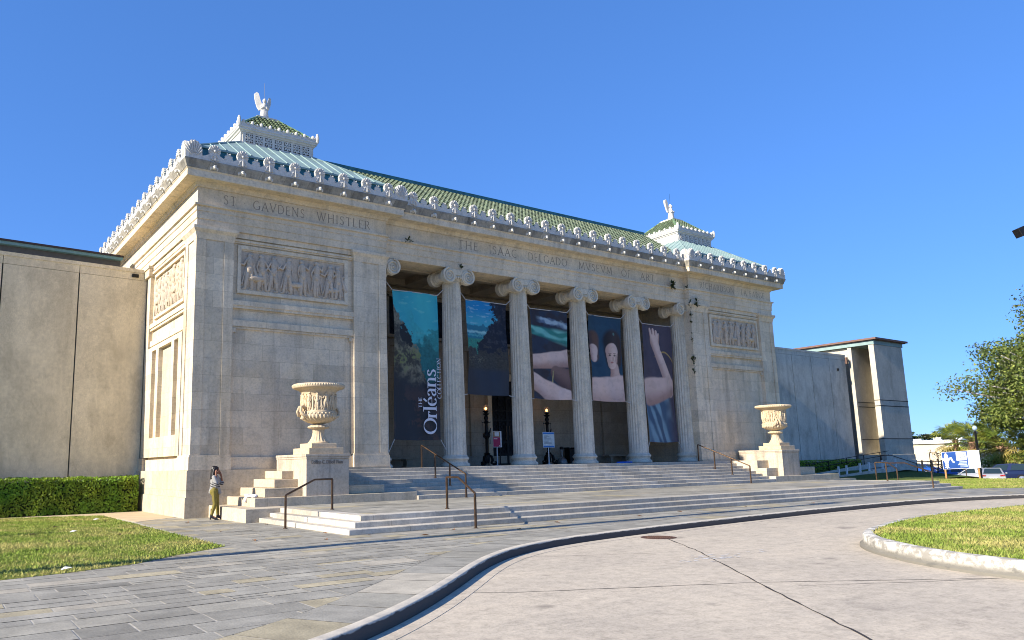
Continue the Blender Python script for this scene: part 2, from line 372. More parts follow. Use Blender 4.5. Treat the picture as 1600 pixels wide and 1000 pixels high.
def relief_animal(mb,u,h,M,depth=.08):
    s=h; d=depth
    mb.caps_((u-.28*s,.62*s,d*.4),(u+.25*s,.66*s,d*.4),.19*s,.2*s,M); mb.caps_((u+.3*s,.72*s,d*.4),(u+.5*s,.95*s,d*.4),.12*s,.09*s,M)
    mb.caps_((u+.5*s,.96*s,d*.5),(u+.68*s,.86*s,d*.5),.1*s,.06*s,M)
    for q in(-.34,-.2,.16,.3): mb.caps_((u+q*s,.55*s,d*.4),(u+(q+.04)*s,.03*s,d*.3),.07*s,.035*s,M,5)
    mb.tube([M(u-.44*s,.7*s,d*.3),M(u-.58*s,.6*s,d*.3),M(u-.6*s,.35*s,d*.3)],.03*s,5)
# ================================================================== the museum
mus=empty('museum',(CX,2,0),'cream limestone museum with an ionic columned portico between two pavilions and green tiled roofs','museum')
def pavilion(x0,mir):
    X=(lambda a:x0+W-a) if mir else (lambda a:x0+a)
    def bx(mb,a,b,y0,y1,z0,z1): mb.box(X(a),X(b),y0,y1,z0,z1)
    m=MB(); bx(m,.16,W-.02,.15,7.45,.3,10.3)
    # plain wall mouldings below the relief
    bx(m,1.30,6.30,.02,.2,7.36,7.54); bx(m,1.30,6.30,.05,.2,7.26,7.36)
    bx(m,1.30,6.30,.05,.2,6.60,6.83); bx(m,1.30,6.30,.09,.2,6.52,6.60)
    bx(m,1.34,1.52,.06,.2,6.38,6.52); bx(m,6.06,6.24,.06,.2,6.38,6.52)
    bx(m,1.34,1.44,.09,.2,2.05,6.38); bx(m,6.14,6.24,.09,.2,2.05,6.38)
    bx(m,1.36,6.25,.05,.2,9.72,9.80); bx(m,1.36,6.25,.09,.2,9.66,9.72); bx(m,1.36,6.25,.07,.2,9.86,10.06)
    m.build('pavilion_wall',M['ashlar'],mus)
    # pilasters
    for a,b,g0,g1 in ((0,1.36,.34,1.01),(6.24,W,6.62,7.36)):
        m=MB(); y1=.155
        bx(m,a,g0,0,y1,2.07,9.62); bx(m,g1,b,0,y1,2.07,9.62); bx(m,g0,g1,.035,y1,2.07,9.62)
        if a==0:  # the corner pilaster turns onto the end wall
            bx(m,0,.165,.155,.34,2.07,9.62); bx(m,.035,.165,.34,1.0,2.07,9.62); bx(m,0,.165,1.0,1.32,2.07,9.62)
        p=m.build('pilaster',M['ashlar'],mus)
        m=MB()
        # flared capital
        e=.0 if b>7 else .0
        def ring(o0,o1,z0,z1):
            lo=a-o1 if a==0 else a-o1; hi=b+o1 if a==0 else b+(o1 if b<7 else min(o1,.10))
            lo0=a-o0; hi0=b+o0
            yb=1.34 if a==0 else .156
            P=[(X(lo0),-o0),(X(hi0),-o0),(X(hi0),yb+(o0 if a==0 else 0)),(X(lo0),yb+(o0 if a==0 else 0))]
            Q=[(X(lo),-o1),(X(hi),-o1),(X(hi),yb+(o1 if a==0 else 0)),(X(lo),yb+(o1 if a==0 else 0))]
            m.add([(x,y,z0) for x,y in P]+[(x,y,z1) for x,y in Q],[(3,2,1,0),(4,5,6,7)]+[(i,(i+1)%4,4+(i+1)%4,4+i) for i in range(4)])
        if a==0:
            ring(.002,.015,9.622,9.70); ring(.015,.05,9.70,9.84); ring(.05,.13,9.84,9.95); ring(.135,.135,9.952,10.06)
        else:
            ring(.002,.015,9.622,9.70); ring(.015,.05,9.70,9.84); ring(.05,.12,9.84,9.95); ring(.125,.125,9.952,10.06)
        m.build('pilaster_capital',M['trim'],p)
        m=MB(); y2=1.40 if a==0 else .16
        bx(m,a-.06 if a==0 else a-.05,b+.05,-.06,y2,1.56,2.00); 
        P=.06
        bx(m,a-.03 if a==0 else a-.03,b+.03,-.03,y2-.03,2.002,2.068)
        m.build('pilaster_base',M['trim'],p)
    # plinth courses
    m=MB(); bx(m,-.12,W+.05,-.12,7.5,.672,1.555); m.build('plinth',M['plinth'],mus)
    m=MB(); bx(m,-.17,W+.08,-.17,7.5,-.3,.670); m.build('plinth',M['plinth'],mus)
    m=MB(); bx(m,1.42,6.18,.06,.2,1.56,1.98); m.build('dado',M['trim'],mus)
    # relief panel: moulded frame, sunk ground, figures
    m=MB()
    for z0,z1,a,b in ((9.47,9.60,1.53,6.01),(7.82,7.94,1.53,6.01)): bx(m,a,b,.06,.16,z0,z1)
    for a,b in ((1.53,1.66),(5.85,6.01)): bx(m,a,b,.061,.16,7.94,9.47)
    for z0,z1,a,b in ((9.42,9.469,1.661,5.849),(7.941,7.98,1.661,5.849)): bx(m,a,b,.10,.16,z0,z1)
    fr=m.build('relief_frame',M['trim'],mus)
    m=MB(); bx(m,1.66,5.85,.135,.16,7.98,9.42); m.build('relief_ground',M['relief'],fr)
    rng=random.Random(5 if not mir else 9); m=MB(); MM=lambda u,v,w:(X(u) if not mir else x0+W-u,.135-w,7.98+v)
    us=[1.95,2.5,2.95,3.5,4.15,4.6,5.15,5.55]
    for i,u in enumerate(us): relief_figure(m,u+rng.uniform(-.05,.05),1.36+rng.uniform(-.03,.04),MM,rng,.085,[1,2,2,1,0,0,1,3][i])
    relief_animal(m,2.25,.7,MM,.06); relief_animal(m,5.4,.55,MM,.05); relief_animal(m,3.85,.6,MM,.05)
    m.build('relief_figures',M['relief'],fr,50)
pavilion(0,False); pavilion(L-W,True)
# ---- sunlit end wall: sunk panel, relief, blind windows
m=MB()
m.box(.001,.17,6.38,6.85,2.07,9.62); m.box(.03,.17,6.85,7.2,2.07,9.62)
m.box(-.09,.17,6.3,7.3,9.622,9.95); m.box(-.13,.17,6.26,7.3,9.952,10.06); m.box(-.06,.17,6.34,7.3,1.556,2.05)
m.build('pilaster',M['ashlar'],mus)
for bs in (((.02,7.36,7.54),(.06,7.26,7.36)),((.06,6.60,6.83),(.10,6.50,6.60)),((.05,1.556,1.98),),((.05,9.70,9.80),),((.07,9.86,10.05),)):
    m=MB()
    for a,b,c in bs: m.box(a,.17,1.36,6.36,b,c)
    m.build('wall_moulding',M['trim'],mus)
m=MB()
for z0,z1,a,b in ((9.45,9.58,1.62,5.95),(7.68,7.80,1.62,5.95)): m.box(.06,.17,a,b,z0,z1)
for a,b in ((1.62,1.74),(5.83,5.95)): m.box(.061,.17,a,b,7.80,9.45)
fr=m.build('relief_frame',M['trim'],mus)
m=MB(); rng=random.Random(3); MM=lambda u,v,w:(.145-w,7.4-u,7.82+v)
for i,u in enumerate([1.8,2.3,2.8,3.3,3.85,4.3,4.85,5.35]): relief_figure(m,u+.05,1.5+rng.uniform(-.06,.06),MM,rng,.10)
relief_animal(m,2.1,.8,MM,.08); relief_animal(m,4.6,.8,MM,.08)
m.build('relief_figures',M['relief'],fr,50)
m=MB(); rects=[(1.80,2.35),(2.72,4.55),(4.96,5.58)]
ys=[1.34,1.80,2.35,2.72,4.55,4.96,5.58,6.37]
for a,b in ((1.34,1.80),(2.35,2.72),(4.55,4.96),(5.58,6.37)): m.box(-.02,.165,a,b,2.82,6.32)
m.box(-.02,.165,1.34,6.37,6.32,6.49); m.box(-.02,.165,1.34,6.37,2.07,2.82)
fw_=m.build('window_frame',M['ashlar'],mus)
for a,b in rects:
    m=MB(); m.box(.150,.168,a,b,2.82,6.32); m.build('blind_window',M['plinth'],fw_)
# ---- entablature
PATH=[(0,15),(0,0),(W,0),(W,YC),(L-W,YC),(L-W,0),(L,0),(L,15)]
m=MB(); e=m.sweep(PATH,[(-.6,10.065),(0,10.065),(0,10.34),(.025,10.345),(.025,10.62),(.05,10.625),(.05,10.79),(.12,10.81),(.12,10.882),(.003,10.886),(.003,11.50),(-.6,11.50)])
en=m.build('entablature',M['frieze'],mus)
m=MB(); m.sweep(PATH,[(-.4,11.503),(.05,11.503),(.07,11.56),(.14,11.66),(.50,11.66),(.545,11.665),(.55,11.70),(.55,11.90),(.58,11.93),(.58,11.955),(-.4,11.955)])
co=m.build('cornice',M['trim'],mus)
m=MB(); m.sweep(PATH,[(-.4,11.957),(.60,11.957),(.60,11.98),(.62,12.05),(.685,12.20),(.69,12.25),(-.4,12.255)])
si=m.build('gutter_moulding',M['sima'],mus)
# joints of the gutter drums and stain pattern come from the material; lion spouts + cresting are separate pieces
def seglen(a,b): return math.hypot(b[0]-a[0],b[1]-a[1])
O1=.60
m=MB(); 
def crest_strip(mb,p,q,n,ph0,z0,base,amp,th,nrm):
    """wavy parapet between p and q (plan), n waves"""
    N=n*12; ux=(q[0]-p[0]);uy=(q[1]-p[1]); vs=[]
    for i in range(N+1):
        t=i/N; s_=t*n+ph0; f=abs(math.cos(PI*s_)); zt=z0+base+amp*(f**2.2)
        x=p[0]+ux*t; y=p[1]+uy*t
        for (dz,off) in ((z0,0),(zt,0),(zt,th),(z0,th)):
            vs.append((x+nrm[0]*off,y+nrm[1]*off,dz))
    fs=[(4*i+a,4*i+4+a,4*i+4+(a+1)%4,4*i+(a+1)%4) for i in range(N) for a in range(4)]+[(0,1,2,3),(4*N+3,4*N+2,4*N+1,4*N)]
    mb.add(vs,fs)
ZC=12.253
# antefix meshes (face looks along -Y, foot at z=0)
def antefix_mesh(wd,ht,name):
    m=MB(); rr=wd/2; zc=ht-rr; out=[]
    for i in range(0,25):
        a=-30+240*i/24; sc=1+ .035*math.cos(i*PI)
        out.append((rr*sc*math.cos(R(a)),zc+rr*sc*math.sin(R(a))))
    out=[(rr*.78,0),(rr*.7,zc*.45)]+out+[(-rr*.7,zc*.45),(-rr*.78,0)]
    m.extr(out,lambda u,v,w:(u,-.05+w,v),.10)
    for i in range(9):
        a=R(-20+220*i/8); p=(rr*.25*math.cos(a),-.055,zc+rr*.25*math.sin(a)); q=(rr*.9*math.cos(a),-.06,zc+rr*.9*math.sin(a))
        m.caps_(p,q,.012,rr*.13,None,5)
    m.ell((0,-.06,zc-rr*.1),(rr*.25,.05,rr*.3)); m.caps_((0,-.055,.02),(0,-.055,zc*.7),.05,.03,None,6)
    for s_ in(-1,1): m.tube([(s_*rr*.2,-.055,zc*.55),(s_*rr*.55,-.06,zc*.35),(s_*rr*.7,-.06,zc*.1),(s_*rr*.35,-.06,zc*.05)],.025,5)
    return m.mesh(name,M['white'],40)
def small_mesh():
    m=MB(); out=[(.15,0),(.12,.10),(.17,.17),(.13,.21),(.14,.28),(.08,.27),(.06,.36),(0,.33),(-.06,.36),(-.08,.27),(-.14,.28),(-.13,.21),(-.17,.17),(-.12,.10),(-.15,0)]
    m.extr(out,lambda u,v,w:(u,-.03+w,v),.06)
    for x,z in ((0,.34),(.1,.27),(-.1,.27),(.13,.17),(-.13,.17),(.05,.36),(-.05,.36)): m.ell((x,-.02,z),(.034,.035,.034))
    return m.mesh('small_antefix',M['white'],40)
def lion_mesh():
    m=MB(); m.ell((0,-.02,0),(.125,.10,.135)); m.ell((0,-.12,-.04),(.065,.09,.06)); m.ell((0,-.15,-.095),(.05,.06,.03))
    for s_ in(-1,1): m.ell((s_*.10,-.04,.11),(.04,.04,.04)); m.ell((s_*.05,-.115,.03),(.02,.02,.015)); m.ell((s_*.115,-.03,-.05),(.05,.06,.10))
    m.ell((0,-.05,.12),(.08,.06,.05))
    return m.mesh('lion_spout',M['white'],60)
AF=antefix_mesh(.42,.58,'antefix'); SAF=small_mesh(); LI=lion_mesh()
def run(p,q,n,phase,rz,nrm,lion=True,pitch=None):
    d=seglen(p,q); ux=((q[0]-p[0])/d,(q[1]-p[1])/d)
    for i in range(n):
        t=(i+phase)*d/n
        x,y=p[0]+ux[0]*t,p[1]+ux[1]*t
        inst(AF,'antefix',si,(x+nrm[0]*.0,y+nrm[1]*.0,ZC+.05),rz)
        if lion: inst(LI,'lion_spout',si,(x-nrm[0]*0+(-nrm[0])*.0+nrm[0]*-.05,y+nrm[1]*-.05,12.10),rz)
        t2=t+d/n/2
        if t2<d-.12: inst(SAF,'small_antefix',si,(p[0]+ux[0]*t2,p[1]+ux[1]*t2,ZC+.05),rz)
cr=MB()
A0=(-O1,-O1);A1=(W+O1,-O1);B0=(W+O1,YC-O1);B1=(L-W-O1,YC-O1);C0=(L-W-O1,-O1);C1=(L+O1,-O1)
run((A0[0]+.45,A0[1]),(A1[0]-.30,A1[1]),8,.5,0,(0,-1)); crest_strip(cr,(A0[0]+.45,A0[1]-.04),(A1[0]-.30,A1[1]-.04),8,.5,ZC,.15,.17,.08,(0,1))
run((B0[0]+.05,B0[1]),(B1[0]-.05,B1[1]),17,.5,0,(0,-1)); crest_strip(cr,(B0[0]+.05,B0[1]-.04),(B1[0]-.05,B1[1]-.04),17,.5,ZC,.15,.17,.08,(0,1))
run((C0[0]+.35,C0[1]),(C1[0]-.35,C1[1]),8,.5,0,(0,-1)); crest_strip(cr,(C0[0]+.35,C0[1]-.04),(C1[0]-.35,C1[1]-.04),8,.5,ZC,.15,.17,.08,(0,1))
run((-O1,15),(-O1,-.15),15,.5,R(-90),(-1,0)); crest_strip(cr,(-O1-.04,15),(-O1-.04,-.15),15,.5,ZC,.15,.17,.08,(1,0))
cr.build('cresting',M['white'],si,30)
# corner shells
def shell_mesh():
    m=MB(); out=[]
    for i in range(17):
        a=R(-15+200*i/16); r=.37*(1+.03*math.cos(i*PI)); out.append((r*math.cos(a)*.8,.30+r*math.sin(a)))
    out=[(.30,0)]+out+[(-.30,0)]
    m.extr(out,lambda u,v,w:(u,-.06+w,v),.12)
    for i in range(9):
        a=R(0+180*i/8); m.caps_((.08*math.cos(a),-.07,.12+.08*math.sin(a)),(.26*math.cos(a),-.075,.30+.33*math.sin(a)),.012,.032,None,5)
    return m.mesh('corner_antefix',M['white'],40)
SH=shell_mesh()
for (x,y) in (A0,A1,C0,C1):
    inst(SH,'corner_antefix',si,(x+.22*(1 if x in(A0[0],C0[0]) else -1),y,ZC),0)
    rz=R(-90) if x in (A0[0],C0[0]) else R(90)
    inst(SH,'corner_antefix',si,(x,y+.22,ZC),rz)
# ---- roofs
def copper_roof(x0):
    a,b=x0+.02,x0+W-.02; y0,y1=.0,7.5; z0,z1=13.07,14.52; c=x0+W/2; la,lb=c-1.6,c+1.6; ly0,ly1=2.13,5.37
    m=MB(); m.box(a+.06,b-.06,y0+.06,y1-.06,12.1,13.0); wl=m.build('roof_upstand',M['teal'],mus)
    m=MB(); E=[(a,y0),(b,y0),(b,y1),(a,y1)]; T=[(la,ly0),(lb,ly0),(lb,ly1),(la,ly1)]
    m.add([(x,y,z0-.07) for x,y in E]+[(x,y,z0) for x,y in E]+[(x,y,z1) for x,y in T],[(3,2,1,0)]+[(i,(i+1)%4,4+(i+1)%4,4+i) for i in range(4)]+[(4+i,4+(i+1)%4,8+(i+1)%4,8+i) for i in range(4)]+[(8,9,10,11)])
    def seam(p,q,r=.028): m.tube([p,q],r,4)
    # standing seams
    for (e0,e1,t0,t1) in ((E[0],E[1],T[0],T[1]),(E[3],E[0],T[3],T[0]),(E[1],E[2],T[1],T[2])):
        ex,ey=e1[0]-e0[0],e1[1]-e0[1]; D=math.hypot(ex,ey); n=int(D/.46)
        for i in range(1,n):
            s=i/n; px,py=e0[0]+ex*s,e0[1]+ey*s
            # run straight up the slope until the hip or the lantern
            ts=((t0[0]-e0[0])*ex+(t0[1]-e0[1])*ey)/D/D; te=((t1[0]-e0[0])*ex+(t1[1]-e0[1])*ey)/D/D
            f=1.0 if ts<=s<=te else (s/ts if s<ts else (1-s)/(1-te))
            nx,ny=(-ey/D,ex/D); dep=abs((t0[0]-e0[0])*nx+(t0[1]-e0[1])*ny); sg=1 if ((t0[0]-e0[0])*nx+(t0[1]-e0[1])*ny)>0 else -1
            seam((px,py,z0+.012),(px+nx*sg*dep*f,py+ny*sg*dep*f,z0+(z1-z0)*f+.012))
    for e,t in zip(E,T): seam((e[0],e[1],z0+.01),(t[0],t[1],z1+.01),.04)
    m.build('copper_roof',M['copper'],mus)
    # lantern
    m=MB(); m.box(la,lb,ly0+.03,ly1-.03,14.0,14.98); lan=m.build('roof_lantern',M['white'],mus)
    m=MB(); m.sweep([(la,ly1),(la,ly0),(lb,ly0),(lb,ly1),(la,ly1)],[(-.2,14.982),(.04,14.982),(.06,15.03),(.12,15.06),(.12,15.12),(.15,15.14),(.15,15.2),(-.2,15.2)],False,caps=False)
    m.sweep([(la,ly1),(la,ly0),(lb,ly0),(lb,ly1),(la,ly1)],[(-.1,14.42),(.07,14.42),(.07,14.50),(-.1,14.52)],caps=False)
    m.build('lantern_cornice',M['white'],lan)
    n=7; pw=(lb-la-.3)/n
    for i in range(n):
        xa=la+.15+pw*i+.06; xb=xa+pw-.12; za,zb=14.56,14.92; xm,zm=(xa+xb)/2,(za+zb)/2
        m=MB(); yf=ly0-.004
        hx,hz=(xb-xa)/2,(zb-za)/2
        for dx,dz in ((1,0),(0,1),(.75,.75),(.75,-.75)):
            m.obox((xm,yf,zm),(dx*hx*1.02,0,dz*hz*1.02),(0,.02,0),Vector((-dz,0,dx)).normalized()*.034)
        m.ell((xm,yf,zm),(.065,.03,.065)); m.build('lattice_panel',M['white'],lan)
    m=MB()
    for i in range(n):
        xa=la+.15+pw*i+.06; m.box(xa,xa+pw-.12,ly0+.005,ly0+.029,14.56,14.92)
    m.build('lantern_opening',M['dark'],lan)
    m=MB()
    for i in range(n+1):
        xa=la+.15+pw*i-.06; m.box(max(xa,la),min(xa+.12,lb),ly0-.012,ly0+.0295,14.52,14.98)
    m.box(la,lb,ly0-.008,ly0+.0292,14.921,14.979); m.box(la,lb,ly0-.008,ly0+.0292,14.521,14.559)
    m.build('lantern_mullions',M['white'],lan)
    # cresting of the lantern
    m=MB(); o=.12
    q=[(la-o,ly0-o),(lb+o,ly0-o),(lb+o,ly1+o),(la-o,ly1+o)]
    for i in range(4):
        p0,p1=q[i],q[(i+1)%4]; nrm=[(0,1),(-1,0),(0,-1),(1,0)][i]
        crest_strip(m,p0,p1,9,.5,15.202,.06,.10,.06,nrm)
        for k in range(17):
            t=(k+1)/18; h=.20 if k%2==0 else .13; x=p0[0]+(p1[0]-p0[0])*t; y=p0[1]+(p1[1]-p0[1])*t
            m.ell((x+nrm[0]*.03,y+nrm[1]*.03,15.22+h*.75),(.075,.075,h*.5))
    for x,y in q:
        m.ell((x,y,15.34),(.09,.09,.22)); m.ell((x,y,15.50),(.06,.06,.09))
    m.build('lantern_cresting',M['white'],lan,30)
    # pyramid of green tiles
    m=MB(); cyy=(ly0+ly1)/2; zb,zt=15.25,16.35; hb=1.62;ht=.42
    for k in range(4):
        rot=Matrix.Rotation(k*PI/2,3,'Z'); C=Vector((c,cyy,0))
        def PT(u,t,h): 
            hw=hb+(ht-hb)*t; v=Vector((u,-hw-h*.6,zb+(zt-zb)*t+h*.8)); return C+rot@v
        m.add([PT(-hb,0,0),PT(hb,0,0),PT(ht,1,0),PT(-ht,1,0)],[(0,1,2,3)],(.06,.10,.04))
        rows=8; n=15
        for i in range(n):
            u=-hb+ (i+.5)*2*hb/n
            for j in range(rows):
                t0,t1=j/rows,(j+1)/rows
                if abs(u)>hb+(ht-hb)*(t0+t1)/2+.02: continue
                g=random.uniform(.65,1.1); col=(.150*g,.195*g,.105*g)
                r0,r1=.073,.06
                vs=[];
                for (t,r,lift) in ((t0-.02,r0,.04),(t1,r1,.0)):
                    for s in range(5):
                        a=PI*s/4; vs.append(PT(u+r*math.cos(a),t,r*math.sin(a)*1.1+lift))
                m.add(vs,[(s,s+1,6+s,5+s) for s in range(4)]+[(0,1,2,3,4)],col)
    for k in range(4):
        rot=Matrix.Rotation(k*PI/2,3,'Z'); C=Vector((c,cyy,0))
        m.tube([C+rot@Vector((-hb,-hb,zb+.05)),C+rot@Vector((-ht,-ht,zt+.03))],.07,6,(.16,.25,.10))
    m.build('lantern_roof',M['tile'],lan)
    m=MB(); m.box(c-.5,c+.5,cyy-.5,cyy+.5,16.33,16.42); m.box(c-.42,c+.42,cyy-.42,cyy+.42,16.421,16.47)
    m.build('lantern_cap',M['white'],lan)
    return c,cyy
LC=[copper_roof(0),copper_roof(L-W)]
# main tiled roof
m=MB(); xa,xb=W-1.0,L-W+1.0; y0,z0,y1,z1=.92,12.96,3.72,15.02
m.add([(xa,y0,z0),(xb,y0,z0),(xb,y1,z1),(xa,y1,z1),(xb,2*y1-y0,z0),(xa,2*y1-y0,z0)],[(0,1,2,3),(3,2,4,5)],(.05,.085,.035))
sl=math.hypot(y1-y0,z1-z0); dy,dz=(y1-y0)/sl,(z1-z0)/sl
n=int((xb-xa)/.225); rows=11
for i in range(n):
    u=xa+(i+.5)*(xb-xa)/n
    for j in range(rows):
        g=random.uniform(.62,1.12); q_=random.random()*.25; col=((.15+.07*q_)*g,.195*g,.115*g); s0=sl*j/rows-.03; s1=sl*(j+1)/rows; vs=[]
        for (s,r,l) in ((s0,.078,.042),(s1,.066,.0)):
            for k in range(6):
                a=PI*k/5; hh=r*math.sin(a)*1.05+l+.01
                vs.append((u+r*math.cos(a),y0+dy*s-dz*hh,z0+dz*s+dy*hh))
        m.add(vs,[(k,k+1,7+k,6+k) for k in range(5)]+[(0,1,2,3,4,5)],col)
rf=m.build('tiled_roof',M['tile'],mus)
m=MB(); m.box(xa,xb,y1-.16,y1+.16,z1-.02,z1+.16); m.tube([(xa,y1,z1+.17),(xb,y1,z1+.17)],.07,8); m.build('ridge_capping',M['teal'],rf)
m=MB(); m.box(W-.05,L-W+.05,1.0,6.5,11.9,12.94); m.box(W-.05,L-W+.05,.84,.99,12.80,12.92); m.build('roof_upstand',M['teal'],mus)
m=MB()
for i in range(36):
    x=W+.3+i*.545
    if x<L-W: m.box(x,x+.09,.86,.995,12.27,12.799)
m.build('gutter_bracket',M['teal'],mus)
m=MB(); m.box(W-.1,L-W+.1,-.2,.80,12.2,12.262); m.box(-.5,W+.5,-.5,.05,12.2,12.258); m.box(L-W-.5,L+.5,-.5,.05,12.2,12.258); m.box(-.5,.1,.05,15,12.2,12.257); m.build('gutter_floor',M['teal'],mus)
# rear body of the building
m=MB(); m.box(.12,L-.12,7.5,15.2,0,11.6); m.box(W-.5,L-W+.5,5.2,7.5,0,11.5); m.build('rear_wall',M['ashlar'],mus)
m=MB(); m.box(.3,L-.3,7.46,15.3,11.97,12.19); m.build('rear_roof_edge',M['trim'],mus)
# ---- portico interior
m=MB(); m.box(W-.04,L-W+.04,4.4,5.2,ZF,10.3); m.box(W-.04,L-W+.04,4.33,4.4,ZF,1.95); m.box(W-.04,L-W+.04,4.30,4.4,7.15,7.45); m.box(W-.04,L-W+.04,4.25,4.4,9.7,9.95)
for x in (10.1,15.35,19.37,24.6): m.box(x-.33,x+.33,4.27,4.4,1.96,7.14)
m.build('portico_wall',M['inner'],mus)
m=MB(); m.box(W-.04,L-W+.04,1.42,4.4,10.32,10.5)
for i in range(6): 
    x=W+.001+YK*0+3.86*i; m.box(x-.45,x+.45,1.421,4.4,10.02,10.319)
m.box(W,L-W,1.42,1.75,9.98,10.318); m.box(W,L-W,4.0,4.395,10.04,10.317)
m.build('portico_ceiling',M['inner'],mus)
m=MB(); m.box(W,L-W,YC+.003,1.415,10.052,10.066); m.box(W,L-W,.92,1.42,10.067,11.5); m.build('architrave_soffit',M['trim'],mus)
for xc in (12.0,CX,22.73):
    m=MB(); a,b,c0,c1=xc-1.7,xc+1.7,7.68,9.6
    for x in (a,b-.12): m.box(x,x+.12,4.30,4.41,c0,c1)
    m.box(a,b,4.30,4.41,c1-.1,c1+.02); m.box(a-.08,b+.08,4.24,4.41,c0-.14,c0); f=m.build('window',M['inner'],mus)
    m=MB(); m.box(a+.12,b-.12,4.37,4.405,c0,c1-.1); m.build('window_glass',M['dark'],f)
    m=MB(); n=7; st=(b-a-.24)/n
    for i in range(n):
        for j in range(4):
            x0_=a+.12+i*st; z0_=c0+j*(c1-.1-c0)/4; h_=(c1-.1-c0)/4
            for s in (1,-1):
                m.obox((x0_+st/2,4.345,z0_+h_/2),(st/2,0,s*h_/2),(0,.012,0),Vector((-s*h_,0,st)).normalized()*.016)
            m.box(x0_-.015,x0_+.015,4.33,4.36,z0_,z0_+h_)
    m.build('window_grille',M['black'],f)
# entrance
m=MB()
for x in (16.08,18.38): m.box(x,x+.26,4.22,4.41,ZF,5.75)
m.box(16.0,18.72,4.20,4.41,5.75,6.1); df=m.build('door_surround',M['trim'],mus)
m=MB(); m.box(16.34,18.38,4.385,4.41,ZF,5.75); m.build('doorway',M['dark'],df)
for k in range(2):
    xa=16.36+k*1.01; m=MB()
    for x in (xa,xa+.45,xa+.95): m.box(x,x+.06,4.30,4.37,ZF+.02,5.0)
    for z in (ZF+.02,2.0,2.6,3.7,4.2,4.94): m.box(xa,xa+1.0,4.295,4.365,z,z+.07)
    for i in range(4):
        for j in range(9): m.obox((xa+.14+.24*i,4.33,2.12+.32*j),(.10,0,.15),(0,.012,0),(-.012,0,.008)); m.obox((xa+.14+.24*i,4.33,2.12+.32*j),(.10,0,-.15),(0,.0125,0),(.012,0,.008))
    dl=m.build('door_leaf',M['black'],df)
    m=MB(); m.tube([(xa+(.9 if k==0 else .1),4.26,2.75),(xa+(.9 if k==0 else .1),4.24,3.1),(xa+(.9 if k==0 else .1),4.26,3.45)],.018,6); m.build('door_handle',M['bronze'],dl)
# ---- columns
def shaft_mesh():
    m=MB(); nf=22; seg=nf*4; z0,z1=1.93,9.42; prof=[]
    for j in range(13):
        t=j/12; z=z0+(z1-z0)*t; r=.485-.075*t**1.6; prof.append((r,z))
    prof=[(.55,1.90),(.53,1.93),(.49,1.97)]+[(r,z) for r,z in prof if z>2.0]+[(.405,9.45),(.43,9.47),(.43,9.50),(.40,9.52)]
    def rf(r,z,a,j):
        f=1.0 if 2.15<z<9.25 else 0.0
        ph=(a*nf/(2*PI))%1; return r-f*.040*math.sin(PI*ph)**.8
    m.lathe(prof,(0,0,0),seg,rf); return m.mesh('column',M['column'],30)
def colbase_mesh():
    m=MB(); m.lathe([(.60,1.487),(.625,1.50),(.63,1.56),(.605,1.615),(.56,1.63),(.53,1.68),(.535,1.74),(.565,1.77),(.59,1.80),(.59,1.85),(.56,1.885),(.53,1.90)],(0,0,0),40)
    return m.mesh('column_base',M['column'],35)
def capital_mesh():
    m=MB(); zc=9.70; vr=.335; cx_=.50
    for sx in(-1,1):
        for yy,s in ((-.50,-1),(.50,1)):
            # volute disc and spiral fillet
            n=26; disc=[(sx*cx_+vr*math.cos(2*PI*i/n),zc+vr*math.sin(2*PI*i/n)) for i in range(n)]
            m.extr(disc,lambda u,v,w,yy=yy,s=s:(u,yy+s*(.10-w),v),.20)
            pts=[];rad=[]
            for i in range(66):
                t=i/65; a=R(90)+ -sx*t*2*PI*2.6; rr=vr*.92*(1-t)**1.05+.03
                pts.append((sx*cx_+rr*math.cos(a),yy+s*.115,zc+rr*math.sin(a))); rad.append(.036*(1-t)+.014)
            m.tube(pts,rad,6)
            m.ell((sx*cx_,yy+s*.115,zc),(.055,.045,.055))
        # bolster with balteus ridges
        pr=[]
        for i in range(25):
            t=i/24; y=-.42+.84*t; w=abs(t-.5)*2; r=.20+.12*w**2+.018*math.cos(t*2*PI*7); pr.append((r,y))
        k=MB(); k.lathe(pr,(0,0,0),18)
        m.add([(sx*cx_+x,z,zc+y) for x,y,z in k.v],k.f)
    m.lathe([(.40,9.50),(.44,9.53),(.50,9.60),(.52,9.68),(.50,9.74)],(0,0,0),32,lambda r,z,a,j:r*(1+.03*math.cos(a*16)))
    for s in(-1,1):
        m.box(-cx_,cx_,s*.40,s*.565,9.76,9.985); m.box(-cx_*.7,cx_*.7,s*.40,s*.53,9.66,9.759)
        P=[(-cx_,9.98)]+[(-cx_+2*cx_*i/12,9.80-.05*math.sin(PI*i/12)) for i in range(13)]+[(cx_,9.98)]
        for i in range(3): m.ell((-.13+.13*i,s*.54,9.66),(.05,.06,.075))
    m.box(-.53,.53,-.40,.40,9.78,9.98); 
    m.prism([(-.60,-.56),(.60,-.56),(.60,.56),(-.60,.56)],9.985,10.015); m.prism([(-.57,-.53),(.57,-.53),(.57,.53),(-.57,.53)],10.016,10.050)
    return m.mesh('column_capital',M['column'],35)
SM,CB,CM=shaft_mesh(),colbase_mesh(),capital_mesh()
for k in range(6):
    x=CX+3.86*(k-2.5)
    c=inst(SM,'column',mus,(x,YK,0)); WL[c.name]=Vector((x,YK,0))
    for me,nm in ((CB,'column_base'),(CM,'column_capital')):
        o=bpy.data.objects.new(nm,me); COL.objects.link(o); o.parent=c
    c.rotation_euler=(0,0,0)
